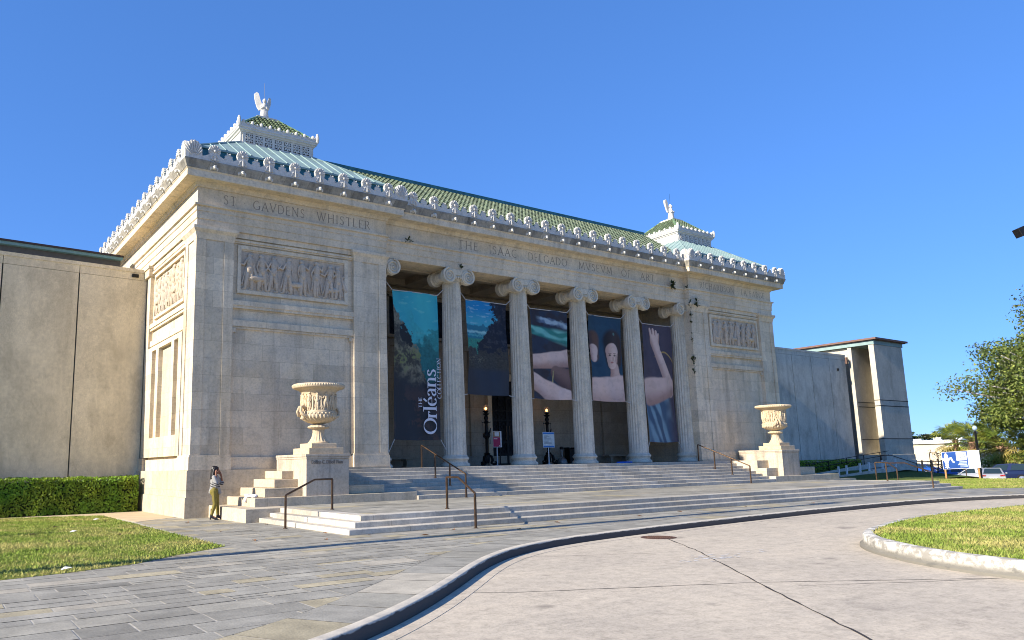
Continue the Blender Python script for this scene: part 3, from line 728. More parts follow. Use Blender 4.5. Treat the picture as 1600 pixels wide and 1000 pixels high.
# ---- inscriptions
def inscr(text,x,y,z,h,width,par=None):
    m=MB(); lettering(m,text,h,(x,y,z),(1,0,0),(0,0,1),(0,-1,0),.085,.06,.22,width,True,None,.006)
    o=m.build('inscription',M['glyph'],par or en); return o
inscr('. ST . GAVDENS',.55,-.003,11.02,.33,3.55); inscr('WHISTLER',4.62,-.003,11.02,.33,2.35)
inscr('THE',11.62,YC-.003,11.02,.36,1.1); inscr('ISAAC',13.35,YC-.003,11.02,.36,1.65); inscr('DELGADO .',15.7,YC-.003,11.02,.36,2.95)
inscr('MVSEVM',19.0,YC-.003,11.02,.36,2.35); inscr('OF',22.05,YC-.003,11.02,.36,.7); inscr('ART',23.5,YC-.003,11.02,.36,1.1)
inscr('RICHARDSON',28.0,-.003,11.02,.33,3.1); inscr('. LA FARGE',31.4,-.003,11.02,.33,2.7)
# ---- steps up to the portico
st=empty('portico_stairs',(CX,-1.6,0),'broad flight of eight grey granite steps rising to the columns','staircase')
for i in range(8):
    z0=TZ+ (ZF-TZ)/8*i; z1=TZ+(ZF-TZ)/8*(i+1); y0=-2.80+.365*i; y1=y0+.365 if i<7 else 4.35
    xl=7.28 if i<2 else (6.17 if i<4 else 4.76); xr=29.09
    m=MB()
    if i<7:
        m.box(xl,xr,y0,y1+.03,z0-.2 if i else z0-.3,z1)
    else:
        m.box(xl,xr,y0,-.17,z0-.2,z1); m.box(W+.09,L-W-.09,-.169,4.35,z0-.3,z1)
    m.build('step',M['step'],st,bevel=.012)
# ================================================================== stair cheeks and urns
def cheek(label,x0,x1,tiers,px0,px1,py,vent):
    r=empty('stair_cheek_wall',((px0+px1)/2,-1.4,TZ),label,'stair wall')
    for (a,b,yf,yb,z0,z1) in tiers:
        m=MB(); m.box(a,b,yf,yb,z0,z1); m.build('ledge_block',M['plinth'],r,bevel=.012)
    m=MB(); m.box(px0+.0,px1,py+.02,-.13,.40,1.86); p=m.build('pedestal',M['pedestal'],r,bevel=.01)
    m=MB(); m.box(px0-.012,px1+.012,py+.0,-.125,1.862,1.93); m.box(px0-.035,px1+.035,py-.02,-.126,1.931,2.016); m.build('pedestal_cap',M['pedestal'],p,bevel=.008)
    xm=(px0+px1)/2
    m=MB(); m.box(xm-.64,xm+.64,-1.88-.64,-1.88+.64,2.018,2.225); m.build('urn_plinth',M['urn'],r,bevel=.01)
    m=MB(); m.box(xm-.47,xm+.47,-1.88-.47,-1.88+.47,2.227,2.385); m.build('urn_plinth',M['urn'],r,bevel=.01)
    return r,p
YW_=-.125
lc,lp=cheek('pale stone stair wall with stepped ledges left of the steps, holding the nearer urn',0,0,
 [(1.26,7.28,-2.73,YW_,TZ-.2,.665),(1.73,6.16,-2.35,YW_-.001,.667,.945),(2.20,4.80,-1.98,YW_-.002,.947,1.215),(2.62,4.79,-1.60,YW_-.003,1.217,1.48)],3.04,4.61,-2.65,True)
rc,rp=cheek('pale stone stair wall with a long ledge right of the steps, holding the farther urn',0,0,
 [(29.10,35.16,-2.80,YW_,TZ-.2,.665),(29.10,33.62,-2.32,YW_-.001,.667,1.08),(29.10,31.9,-1.82,YW_-.002,1.082,1.48)],30.11,31.68,-2.65,False)
m=MB()
try:
    cu=bpy.data.curves.new('t','FONT'); cu.body='Collins C. Diboll Plaza'; cu.size=.17; cu.extrude=.008; cu.offset=.003
    to=bpy.data.objects.new('t',cu); me=bpy.data.meshes.new_from_object(to); wmax=max(v.co.x for v in me.vertices)
    me.transform(Matrix.Translation((3.04+.16,-2.644,1.70))@Matrix.Rotation(R(90),4,'X')@Matrix.Diagonal((1.18/wmax,1,1,1)))
    me.materials.append(M['glyph']); o=bpy.data.objects.new('lettering',me); COL.objects.link(o); attach(o,lp)
    bpy.data.objects.remove(to)
except Exception as ex: print('text',ex)
def urn():
    u=empty('stone_urn',(3.83,-1.88,2.386),'large cream urn carved with figures on the nearer pedestal, left of the steps','urn','carved urns on the stair pedestals')
    z=lambda a:a-2.386
    m=MB()
    def rf(r,zz,a,j):
        zz+=2.386
        if zz<2.80: return r*(1+.05*math.cos(a*16)*(1 if 2.45<zz<2.78 else 0))
        if 3.08<zz<3.36: return r*(1+.03*math.cos(a*20))
        return r
    m.lathe([(.36,z(2.388)),(.36,z(2.42)),(.33,z(2.44)),(.29,z(2.48)),(.24,z(2.56)),(.205,z(2.66)),(.195,z(2.78)),(.21,z(2.82)),(.20,z(2.84)),(.23,z(2.87))],(0,0,0),96,rf); ft=m.build('urn_foot',M['urn'],u,40,True)
    m=MB(); m.lathe([(.20,z(2.868)),(.34,z(2.90)),(.37,z(2.935)),(.35,z(2.975)),(.25,z(3.01)),(.17,z(3.03)),(.16,z(3.06))],(0,0,0),96,lambda r,zz,a,j:r*(1+(.025*math.cos(a*18) if .3<r else 0))); m.build('urn_knop',M['urn'],u,50,True)
    m=MB()
    m.lathe([(.15,z(3.055)),(.22,z(3.06)),(.38,z(3.10)),(.53,z(3.18)),(.60,z(3.27)),(.615,z(3.36)),(.60,z(3.42)),(.61,z(3.44)),(.605,z(3.46)),(.565,z(3.48)),(.545,z(3.60)),(.54,z(3.80)),(.555,z(4.0)),(.585,z(4.10)),(.64,z(4.17)),(.74,z(4.22)),(.84,z(4.25)),(.89,z(4.275)),(.905,z(4.32)),(.89,z(4.37)),(.875,z(4.40)),(.84,z(4.405)),(.80,z(4.37)),(.70,z(4.33)),(.6,z(4.25)),(.5,z(4.0)),(.3,z(3.6))],(0,0,0),96,rf)
    b=m.build('urn_bowl',M['urn'],u,45,True)
    m=MB()
    for i in range(64):
        a=2*PI*i/64; m.ell((.885*math.cos(a),.885*math.sin(a),z(4.34)),(.04,.04,.045),None,6,4)
    m.build('rim_beading',M['urn'],b,True,True)
    m=MB(); rng=random.Random(11); MM=lambda q,v,w:((.545+w)*math.cos(q/.545),(.545+w)*math.sin(q/.545),z(3.49)+v)
    n=12
    for i in range(n):
        relief_figure(m,2*PI*.545*i/n,.62+rng.uniform(-.03,.03),MM,rng,.065)
        q=2*PI*.545*(i+.5)/n; m.caps_((q,.05,.02),(q+rng.uniform(-.05,.05),.45,.02),.03,.04,MM,5)
    m.build('relief_figures',M['urn'],b,60,True)
    m=MB(); MM2=lambda q,v,w:((.60+w)*math.cos(q/.6),(.60+w)*math.sin(q/.6),z(3.2)+v)
    for i in range(30):
        q=2*PI*.6*i/30; m.ell((q,.10,.0),(.05,.10,.035),MM2,6,5); m.ell((q+.06,.19,.0),(.045,.04,.04),MM2,6,5)
    m.build('leaf_band',M['urn'],b,60,True)
    for a in (R(190),R(10)):
        d=Vector((math.cos(a),math.sin(a),0)); t=Vector((-d.y,d.x,0)); m=MB()
        for s in(-1,1):
            P=[d*.58+t*s*.16+Vector((0,0,z(3.30))),d*.72+t*s*.14+Vector((0,0,z(3.33))),d*.80+t*s*.10+Vector((0,0,z(3.45))),d*.76+t*s*.05+Vector((0,0,z(3.60))),d*.66+t*s*.03+Vector((0,0,z(3.64))),d*.56+t*s*.03+Vector((0,0,z(3.58)))]
            m.tube(P,[.05,.055,.05,.045,.045,.04],8)
        m.ell(tuple(d*.62+Vector((0,0,z(3.27)))),(.09,.09,.10)); m.build('urn_handle',M['urn'],u,60,True)
    return u
U1=urn(); U2=copy_tree(U1); U2.location=(30.9,-1.88,2.386); U2.rotation_euler=(0,0,R(35)); U2['label']='large cream urn carved with figures on the farther pedestal, before the blue-grey wall'
# ================================================================== terrace and lower steps
tp=empty('terrace_steps',(17,-9.4,0),'long low flight of three pale stone steps in front of the paved terrace','staircase')
xs,ysf,xe,td=1.04,-9.40,33.52,.335
for i in range(3):
    z1=TZ/3*(i+1); o=td*i; m=MB(); o2=td*(i+1)+.04
    if i<2:
        m.prism([(xs+o,ysf+o),(xe-o,ysf+o),(xe-o,-3.67),(xe-o2,-3.67),(xe-o2,ysf+o2),(xs+o2,ysf+o2),(xs+o2,-3.67),(xs+o,-3.67)],-.15 if i==0 else z1-TZ/3-.05,z1)
    else:
        k=.42; m.prism([(xs+o,ysf+o),(xe-o,ysf+o),(xe-o,-3.67),(xe-o-k,-3.67),(xe-o-k,ysf+o+k),(xs+o+k,ysf+o+k),(xs+o+k,-3.67),(xs+o,-3.67)],z1-TZ/3-.05,z1)
    m.build('step',M['step'],tp,bevel=.014)
m=MB(); m.box(.63,xs+2*td+.4,-3.66,-.18,-.2,TZ+.004); tb=m.build('terrace_end_block',M['plinth'],tp,bevel=.012)
m=MB(); m.box(.618,.629,-.62,-.42,.12,.30); m.build('vent_grille',M['black'],tb)
# flagstones: clipped slabs with their own tint
def clip(poly,x0,x1,y0,y1):
    def cut(P,ax,v,keep):
        out=[]
        for i in range(len(P)):
            a,b=P[i-1],P[i]; ia=(a[ax]-v)*keep>=0; ib=(b[ax]-v)*keep>=0
            if ia!=ib:
                t=(v-a[ax])/(b[ax]-a[ax]); out.append((a[0]+(b[0]-a[0])*t,a[1]+(b[1]-a[1])*t))
            if ib: out.append(b)
        return out
    for ax,v,k in ((0,x0,1),(0,x1,-1),(1,y0,1),(1,y1,-1)):
        poly=cut(poly,ax,v,k)
        if len(poly)<3: return None
    return poly
def flagcol(rng):
    g=rng.uniform(.90,1.10); q=rng.random()
    if q<.62: c=(.315,.295,.242)
    elif q<.80: c=(.355,.33,.265)
    elif q<.92: c=(.40,.345,.225)
    elif q<.96: c=(.40,.36,.28)
    else: c=(.24,.225,.185)
    return mul(c,g)
def flagstones(mb,poly,rng,z,rows=(.42,.75),lens=(.7,1.9),j=.014):
    x0=min(p[0] for p in poly);x1=max(p[0] for p in poly);y0=min(p[1] for p in poly);y1=max(p[1] for p in poly); y=y0
    while y<y1:
        h=rng.uniform(*rows); x=x0-rng.uniform(0,1.5)
        while x<x1:
            l=rng.uniform(*lens)
            parts=[(x,x+l,y,y+h)]
            if rng.random()<.05: parts=[(x,x+l,y,y+h*.5),(x,x+l,y+h*.5,y+h)]
            for a,b,c,d in parts:
                q=clip(poly,a+j/2,b-j/2,c+j/2,d-j/2)
                if q:
                    dz=rng.uniform(-.0015,.0025); mb.add([(px,py,z+dz) for px,py in q],[tuple(range(len(q)))],flagcol(rng))
            x+=l
        y+=h
t=NT('flagstone'); o=t.obj(); a=t.node('ShaderNodeAttribute',attribute_name='Col'); n1=t.noise(o,2.2,6,.65); n2=t.noise(o,38,4,.6); n3=t.noise(o,.35,4,.6)
c=t.mix(1.,a.outputs['Color'],t.ramp(n1,[(.25,.72),(.75,1.22)]),'MULTIPLY'); c=t.mix(1.,c,t.ramp(n3,[(.3,.85),(.7,1.12)]),'MULTIPLY'); c=t.mix(1.,c,t.ramp(n2,[(.3,.8),(.7,1.15)]),'MULTIPLY')
t.bump(t.math('ADD',n2,t.math('MULTIPLY',n1,2.)),.35,.012); M['flag']=t.fin(c,t.ramp(n1,[(.3,.55),(.7,.85)]),0,.35)
M['mortar']=plain('light_mortar',(.42,.39,.33),.95,0,.25,5.)
# terrace paving
rng=random.Random(21); m=MB(); z=TZ-.008
tpoly=[(xs+2*td+.40,ysf+2*td+.40),(xe-2*td-.40,ysf+2*td+.40),(xe-2*td-.40,-3.0),(36.5,-3.0),(36.5,-.6),(7.1,-.6),(7.1,-2.7),(1.9,-2.7)]
flagstones(m,tpoly,rng,z,(.55,.8),(.9,2.0)); pv=tag(m.build('terrace_paving',M['flag']),kind='structure')
m=MB(); m.prism(tpoly,z-.3,z-.006); tag(m.build('terrace_bed',M['mortar']),kind='structure')
t=NT('road_concrete'); o=t.obj(); n1=t.noise(t.sc(o,(.5,1.6,1)),.8,6,.65); n2=t.noise(o,26,5,.75); n3=t.noise(o,.28,5,.65); n4=t.noise(t.sc(o,(.7,2.8,1)),2.0,7,.75); n5=t.noise(o,5.5,6,.7); n6=t.noise(o,.9,3,.5)
c=t.mix(t.ramp(n1,[(.3,0),(.7,1)]),(.555,.475,.36),(.485,.42,.325)); c=t.mix(t.math('MULTIPLY',t.ramp(n3,[(.48,0),(.72,1)]),.5),c,(.35,.305,.245)); c=t.mix(t.math('MULTIPLY',t.ramp(n4,[(.52,0),(.75,1)]),.42),c,(.27,.235,.19))
c=t.mix(1.,c,t.ramp(n5,[(.3,.78),(.5,1.0),(.72,1.12)]),'MULTIPLY'); c=t.mix(1.,c,t.ramp(n2,[(.3,.74),(.5,1.0),(.7,1.10)]),'MULTIPLY'); c=t.mix(t.math('MULTIPLY',t.ramp(n6,[(.66,0),(.74,1)]),.55),c,(.15,.13,.11)); t.bump(n2,.5,.012); M['road']=t.fin(c,.9,0,.2)
# ---- kerb line (road side, top edge)
K=[(-60,-22.5),(-30,-21.8),(-14,-20.9),(-8.5,-20.2),(-5.6,-19.45),(-4.1,-18.75),(-3.12,-18.15),(-2.1,-17.4),(-1.2,-16.65),(-.5,-16.05),(.3,-15.35),(1.2,-14.65),(2.2,-14.02),(3.6,-13.45),(5.25,-13.1),(7.1,-12.85),(9.2,-12.62),(13.4,-12.27),(16.4,-12.12),(19.5,-12.05),(23.3,-12.12),(26.3,-12.53),(28.9,-13.3),(32,-14.8),(35.5,-17.3),(39,-21),(42,-27),(43,-40)]
def smooth_line(P,it=2):
    for _ in range(it):
        Q=[P[0]]
        for a,b in zip(P,P[1:]): Q+=[(a[0]*.75+b[0]*.25,a[1]*.75+b[1]*.25),(a[0]*.25+b[0]*.75,a[1]*.25+b[1]*.75)]
        P=Q+[P[-1]]
    return P
KS=smooth_line(K)
def offset(P,d):
    out=[]
    for i,p in enumerate(P):
        a=P[max(i-1,0)];b=P[min(i+1,len(P)-1)]; dx,dy=b[0]-a[0],b[1]-a[1]; l=math.hypot(dx,dy); out.append((p[0]-dy/l*d,p[1]+dx/l*d))
    return out
RZ=-.14
KI=offset(KS,.15); KB=offset(KS,1.0)
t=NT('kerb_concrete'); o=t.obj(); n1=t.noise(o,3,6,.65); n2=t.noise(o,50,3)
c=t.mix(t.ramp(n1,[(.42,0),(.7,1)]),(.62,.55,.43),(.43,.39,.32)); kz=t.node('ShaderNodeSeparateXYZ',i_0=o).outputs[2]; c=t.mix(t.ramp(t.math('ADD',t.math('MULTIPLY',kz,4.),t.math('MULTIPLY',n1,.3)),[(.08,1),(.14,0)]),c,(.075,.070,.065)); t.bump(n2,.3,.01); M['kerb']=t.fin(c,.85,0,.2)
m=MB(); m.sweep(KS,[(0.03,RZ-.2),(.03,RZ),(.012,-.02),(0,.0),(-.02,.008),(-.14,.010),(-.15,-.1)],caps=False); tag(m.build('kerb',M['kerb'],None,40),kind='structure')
m=MB(); m.sweep(KS,[(.32,RZ-.1),(.32,RZ+.005),(.05,RZ+.006),(.05,RZ-.1)],caps=False); tag(m.build('gutter_strip',M['road'],None,40),kind='structure')
# paving in front of the building: left lawn corner etc cut out
GL=[(-2.03,-9.66),(-3.38,-10.66),(-4.2,-11.4),(-5.4,-11.85),(-6.4,-12.05),(-12,-12.4),(-40,-12.6),(-40,5.3),(-5.0,5.2),(-1.95,3.7)]
poly=[(xe+.3,-10.2)]
main=KB[:]  # band edge
right=[(43.4,-40),(45,-30),(44,-22),(41.5,-16.5),(38.5,-12.6),(36,-10.95),(34.0,-9.6),(33.4,-9.2)]
P=[p for p in main]+right+[(33.4,-3.0),(.7,-3.0),(.7,-.15),(-.1,-.15),(-.1,.9),(-1.75,-.5),(-2.03,-9.66),(-3.38,-10.66),(-4.2,-11.4),(-5.4,-11.85),(-6.4,-12.05),(-12,-12.4),(-40,-12.6),(-60,-12.6)]
m=MB(); rng=random.Random(4); flagstones(m,P,rng,.0,(.32,.58),(.4,1.2),.022)
# soldier band along the kerb
acc=0; last=0
for i in range(1,len(KS)):
    acc+=seglen(KS[i-1],KS[i])
    if acc>rng.uniform(.5,1.1) or i==len(KS)-1:
        qi=[KI[k] for k in range(last,i+1)]; qb=[KB[k] for k in range(i,last-1,-1)]
        Q=qi+qb; cxm=sum(p[0] for p in Q)/len(Q); cym=sum(p[1] for p in Q)/len(Q)
        Q=[(cxm+(x-cxm)*.975,cym+(y-cym)*.975) for x,y in Q]; m.add([(x,y,.001) for x,y in Q],[tuple(range(len(Q)))],flagcol(rng)); last=i; acc=0
tag(m.build('paving',M['flag']),kind='structure')
m=MB(); PB=[p for p in KI]+right+[(43,2),(-60,2),(-60,-12.6)]; m.prism(PB,-.3,-.004); tag(m.build('paving_bed',M['mortar']),kind='structure')
# sandy concrete path between lawn, hedge and plinth
m=MB(); m.prism([(-40,5.45),(-5.0,5.25),(-1.90,3.85),(-1.75,-.48),(-.1,.92),(-.1,7.4),(-40,7.4)],-.2,.006); tag(m.build('path',plain('sandy_concrete',(.50,.40,.26),.9,0,.12,1.5,.2)),kind='structure')
# ---- road
m=MB(); m.box(-80,46,-90,-8.5,RZ-.4,RZ); tag(m.build('road',M['road']),kind='structure')
m=MB()
def crack(pts,w0,seed,jit=.02):
    rng=random.Random(seed); Q=[]
    for a,b in zip(pts,pts[1:]):
        n=max(2,int(seglen(a,b)/.25))
        for i in range(n): t_=i/n; Q.append((a[0]+(b[0]-a[0])*t_+rng.uniform(-jit,jit),a[1]+(b[1]-a[1])*t_+rng.uniform(-jit,jit)))
    Q.append(pts[-1]); vs=[]
    for i,p in enumerate(Q):
        a=Q[max(i-1,0)];b=Q[min(i+1,len(Q)-1)]; dx,dy=b[0]-a[0],b[1]-a[1]; l=math.hypot(dx,dy); ww=w0*rng.uniform(.5,1.3)/2
        vs+=[(p[0]-dy/l*ww,p[1]+dx/l*ww,RZ+.004),(p[0]+dy/l*ww,p[1]-dx/l*ww,RZ+.004)]
    m.add(vs,[(2*i,2*i+1,2*i+3,2*i+2) for i in range(len(Q)-1)])
crack([(6.9,-13.75),(5.32,-15.83),(2.43,-19.14),(.39,-21.54),(-3,-25.5)],.034,1,.016)
crack([(-1.13,-16.7),(-.53,-17.19),(2.6,-18.7),(5.6,-20.7)],.018,2,.01); crack([(6.0,-20.9),(4.49,-20.19),(2.9,-19.3)],.012,3,.01); crack([(1.9,-14.2),(4.4,-15.5)],.012,4,.01)
tag(m.build('road_joints',plain('joint_tar',(.045,.04,.037),.9)),kind='structure')
m=MB(); rng=random.Random(8)
for (bx_,by_,n) in ((4.5,-16.6,26),(5.6,-16.6,10)):
    for i in range(n):
        x=bx_+rng.gauss(0,.45); y=by_+rng.gauss(0,.16); a=rng.uniform(.03,.14); b=rng.uniform(.01,.035)
        k=8; m.add([(x+a*math.cos(2*PI*q/k)*rng.uniform(.6,1.2),y+b*math.sin(2*PI*q/k)*rng.uniform(.6,1.2),RZ+.004+i*.0001) for q in range(k)],[tuple(range(k))])
tag(m.build('paint_marks',plain('worn_white_paint',(.62,.60,.56),.8)),kind='structure')
# manhole
mh=MB(); mh.lathe([(.40,RZ-.1),(.40,RZ+.006),(.36,RZ+.010),(.35,RZ+.006),(0.02,RZ+.007)],(6.85,-13.62,0),32,caps=False)
mo=mh.build('manhole_cover',plain('rusty_iron',(.10,.052,.035),.8,.3,.4,14.),None,40); tag(mo,'round rusty iron manhole cover set in the pale road','manhole cover')
mh=MB()
for i in range(-5,6):
    for j in range(-5,6):
        if i*i+j*j<28: mh.box(6.85+i*.055-.016,6.85+i*.055+.016,-13.62+j*.055-.016,-13.62+j*.055+.016,RZ+.0065,RZ+.016)
mh.build('tread_studs',plain('worn_iron',(.15,.085,.06),.7,.3),mo)
# ---- traffic island
I0=[(40,-27),(34,-20.2),(28,-17.6),(23,-16.75),(19.3,-16.42),(16,-16.25),(13.6,-16.35),(11.8,-16.62),(10.2,-17.0),(9.0,-17.35),(8.25,-17.72),(7.55,-18.25),(6.95,-18.9),(6.45,-19.55),(6.05,-20.4),(5.9,-21.1),(5.85,-22),(6.1,-24),(7.2,-27),(12,-31),(22,-33),(34,-32)]
IS=smooth_line(I0+[I0[0]],2)[:-1]
t=NT('painted_kerb'); o=t.obj(); n1=t.noise(o,5,6,.7); n2=t.noise(t.sc(o,(1,1,3)),2.2,5,.65); n3=t.noise(o,40,3)
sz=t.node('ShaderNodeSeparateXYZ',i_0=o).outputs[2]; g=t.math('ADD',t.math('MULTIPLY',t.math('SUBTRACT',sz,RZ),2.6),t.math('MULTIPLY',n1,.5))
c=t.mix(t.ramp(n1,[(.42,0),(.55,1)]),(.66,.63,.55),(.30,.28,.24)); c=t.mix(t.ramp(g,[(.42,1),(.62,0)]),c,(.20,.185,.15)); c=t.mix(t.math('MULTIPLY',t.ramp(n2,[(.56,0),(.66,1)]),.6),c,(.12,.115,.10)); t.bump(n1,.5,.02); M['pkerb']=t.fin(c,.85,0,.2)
m=MB(); m.sweep(IS,[(.0,.12),(.16,.12),(.19,.10),(.20,.05),(.20,-.06),(.26,-.10),(.27,RZ-.1)][::1],True); tag(m.build('island_kerb',M['pkerb'],None,50),kind='structure')
def grassmat(name,a,b,d):
    t=NT(name); o=t.obj(); n1=t.noise(o,.9,5,.65); n2=t.noise(o,9,5,.7); n3=t.noise(o,60,3,.7)
    c=t.mix(t.ramp(n1,[(.35,0),(.65,1)]),a,b); c=t.mix(t.ramp(n2,[(.42,0),(.68,1)]),c,d); c=t.mix(1.,c,t.ramp(n3,[(.2,.45),(.8,1.4)]),'MULTIPLY'); t.bump(t.math('ADD',n3,n2),.9,.03)
    return t.fin(c,.9,0,.1)
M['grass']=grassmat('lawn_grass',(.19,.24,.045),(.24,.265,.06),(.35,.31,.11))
M['grassd']=grassmat('shaded_grass',(.06,.11,.025),(.09,.13,.03),(.10,.12,.04))  # darker copy of the lawn grass: the mound's shade is put into the colour
M['blade']=attrmat('grass_blade',.75,.15,2.,0,.15,.25)
m=MB(); 
IN=offset(IS,0)
def grid_patch(name,poly,z0,bumpf,step=.5,mat='grass'):
    m=MB(); bm=bmesh.new(); vs=[bm.verts.new((x,y,z0)) for x,y in poly]; f=bm.faces.new(vs)
    bmesh.ops.triangulate(bm,faces=[f]); 
    me=bpy.data.meshes.new(name); bm.to_mesh(me); bm.free(); me.materials.append(M[mat]); o=bpy.data.objects.new(name,me); COL.objects.link(o)
    return tag(o,kind='structure')
grid_patch('island_soil',IS,.105,None)
grid_patch('lawn_soil',GL,.004,None)
def inside(p,poly):
    c=False; j=len(poly)-1
    for i in range(len(poly)):
        if (poly[i][1]>p[1])!=(poly[j][1]>p[1]) and p[0]<(poly[j][0]-poly[i][0])*(p[1]-poly[i][1])/(poly[j][1]-poly[i][1])+poly[i][0]: c=not c
        j=i
    return c
def grass(name,poly,box,n,z,h,rng,edge=0,dry=.45,pal=((.24,.32,.055),(.48,.42,.15))):
    m=MB(); cnt=0
    while cnt<n:
        x=rng.uniform(box[0],box[1]); y=rng.uniform(box[2],box[3])
        if not inside((x,y),poly): continue
        cnt+=1
        q=1.2*noise.noise((x*.55,y*.55,3.))+.8*noise.noise((x*1.9,y*1.9,9.))
        f=min(1,max(0,dry+q*.9+rng.uniform(-.3,.3))); g=rng.uniform(.7,1.25)
        col=tuple((pal[0][k]*(1-f)+pal[1][k]*f)*g for k in range(3))
        a=rng.uniform(0,2*PI); hh=h*rng.uniform(.5,1.2); ww=rng.uniform(.008,.018); lx,ly=rng.gauss(0,.5)*hh,rng.gauss(0,.5)*hh
        m.add([(x-ww*math.cos(a),y-ww*math.sin(a),z),(x+ww*math.cos(a),y+ww*math.sin(a),z),(x+lx,y+ly,z+hh)],[(0,1,2)],col)
    return tag(m.build(name,M['blade']),'short sunlit green and straw-coloured grass','grass',kind='stuff')
rng=random.Random(31)
o=grass('island_grass',IS,(5.9,20,-24,-16.2),52000,.105,.055,rng,dry=.42); o['label']='patchy green and straw grass on the kerbed road island'
o=grass('lawn_grass',GL,(-9,-1.9,-12.5,5.0),60000,.004,.05,rng,dry=.34); o['label']='bright sunlit lawn grass left of the paving, by the hedge'
# right-hand lawn, a plateau that drops to the car park
RL=[(33.35,-9.25),(34.0,-9.62),(36,-10.98),(38.5,-12.65),(41.5,-16.55),(44,-22),(45,-30),(50.9,-30),(50.6,-6),(50.3,-1),(50.0,1.2),(36.6,1.2),(36.6,-3),(33.35,-3)]
m=MB(); m.prism(RL,-1.5,.0); tag(m.build('lawn_bank',M['grass']),kind='structure')
o=grass('lawn_grass',RL,(33.3,50.9,-14,-3),30000,.0,.06,rng,dry=.36); o['label']='sunlit grass strip right of the terrace steps, before the parked cars'
# shaded mound before the tower
m=MB(); nx,ny=18,10; vs=[]
for i in range(nx+1):
    for j in range(ny+1):
        x=36.6+ (64-36.6)*i/nx; y=-1.0+(7.0+1.0)*j/ny; t_=j/ny; z_=.0+.55*min(1,max(0,(y+1)/5.))*min(1,max(.0,(x-40)/10)); 
        if x>50.3: z_=z_-max(0,(x-56))*.0-(max(0,x-57.5)/6)*1.6*(1 if y<3 else .9)
        vs.append((x,y,z_-(.02 if j==0 else 0)))
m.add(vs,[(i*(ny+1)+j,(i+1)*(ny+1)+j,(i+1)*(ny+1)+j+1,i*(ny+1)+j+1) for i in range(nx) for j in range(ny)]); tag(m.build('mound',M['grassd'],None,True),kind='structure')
# ---- base ground and car park
t=NT('park_ground'); o=t.obj(); n1=t.noise(o,.05,5,.6); M['far']=t.fin(t.mix(n1,(.10,.12,.035),(.17,.15,.06)),.95)
m=MB(); m.box(-3000,3000,-3000,3000,-2.4,-1.36); tag(m.build('ground',M['far']),kind='structure')
m=MB(); m.box(52,110,-60,26,-1.5,-1.05); tag(m.build('car_park',plain('asphalt',(.06,.06,.06),.9,0,.2,.8)),kind='structure')
m=MB(); m.box(-60,0,-12.6,18,-1.2,-.01); m.box(-.1,46,-3.0,18,-1.2,-.012); tag(m.build('earth_bed',M['far']),kind='structure')
# ================================================================== handrails
def rail(label,P,posts,rad=.028,feet=True,group='bronze handrails on the steps'):
    """P: list of top-rail points; posts: list of (top,bottom)"""
    r=empty('handrail',posts[0][1],label,'handrail',group)
    m=MB(); m.tube(P,rad,8); m.build('top_rail',M['bronze'],r,40)
    for a,b in posts:
        m=MB(); m.box(min(a[0],b[0])-.024,max(a[0],b[0])+.024,a[1]-.024,a[1]+.024,b[2],a[2]); m.build('post',M['bronze'],r)
        m=MB(); m.lathe([(.06,b[2]),(.06,b[2]+.012),(.035,b[2]+.02)],(b[0],b[1],0),12); m.build('foot_plate',M['bronze'],r)
    return r
RH=.86
rail('dark handrail at the left end of the lower steps, crossing before the nearer pedestal',[(.74,-6.35,RH),(.76,-6.35,RH+.02),(1.75,-6.0,TZ+RH),(2.46,-5.68,TZ+RH)],[((.74,-6.35,RH),(.74,-6.35,0)),((2.46,-5.68,TZ+RH),(2.46,-5.68,TZ))])
rail('bronze handrail on the front of the lower steps, before the tall left rail',[(4.38,-9.93,RH-.04),(4.45,-9.85,RH),(4.86,-8.55,TZ+RH),(4.83,-8.05,TZ+RH)],[((4.38,-9.93,RH-.04),(4.38,-9.93,0)),((4.83,-8.05,TZ+RH),(4.83,-8.05,TZ))])
def long_rail(x,label):
    top=[(x,-3.02,TZ+RH-.02),(x,-2.95,TZ+RH+.01),(x,-.1,ZF+RH+.02)]; zz=lambda y:TZ+RH+.01+(y+2.95)/2.85*(ZF-TZ+.01)
    rail(label,top,[((x,-3.02,TZ+RH-.02),(x,-3.02,TZ))]+[((x,y,zz(y)),(x,y,z)) for y,z in ((-2.02,TZ+.137*3),(-1.05,TZ+.137*5))]+[((x,-.1,ZF+RH),(x,-.1,ZF))])
long_rail(9.22,'tall bronze handrail climbing the portico steps before the leftmost full column'); long_rail(26.62,'tall bronze handrail climbing the portico steps by the farther urn')
rail('short bronze handrail at the far right end of the lower steps',[(30.7,-9.35,RH),(30.75,-9.2,RH+.03),(31.3,-8.0,TZ+RH),(31.6,-7.0,TZ+RH)],[((30.7,-9.35,RH),(30.7,-9.35,0)),((31.6,-7.0,TZ+RH),(31.6,-7.0,TZ))])
rail('short dark handrail standing at the far edge of the terrace, before the shaded mound',[(35.3,-4.7,TZ+RH),(35.35,-5.3,TZ+RH),(35.0,-5.9,TZ+RH-.35)],[((35.3,-4.7,TZ+RH),(35.3,-4.7,0)),((35.0,-5.9,TZ+RH-.35),(35.0,-5.9,0))])
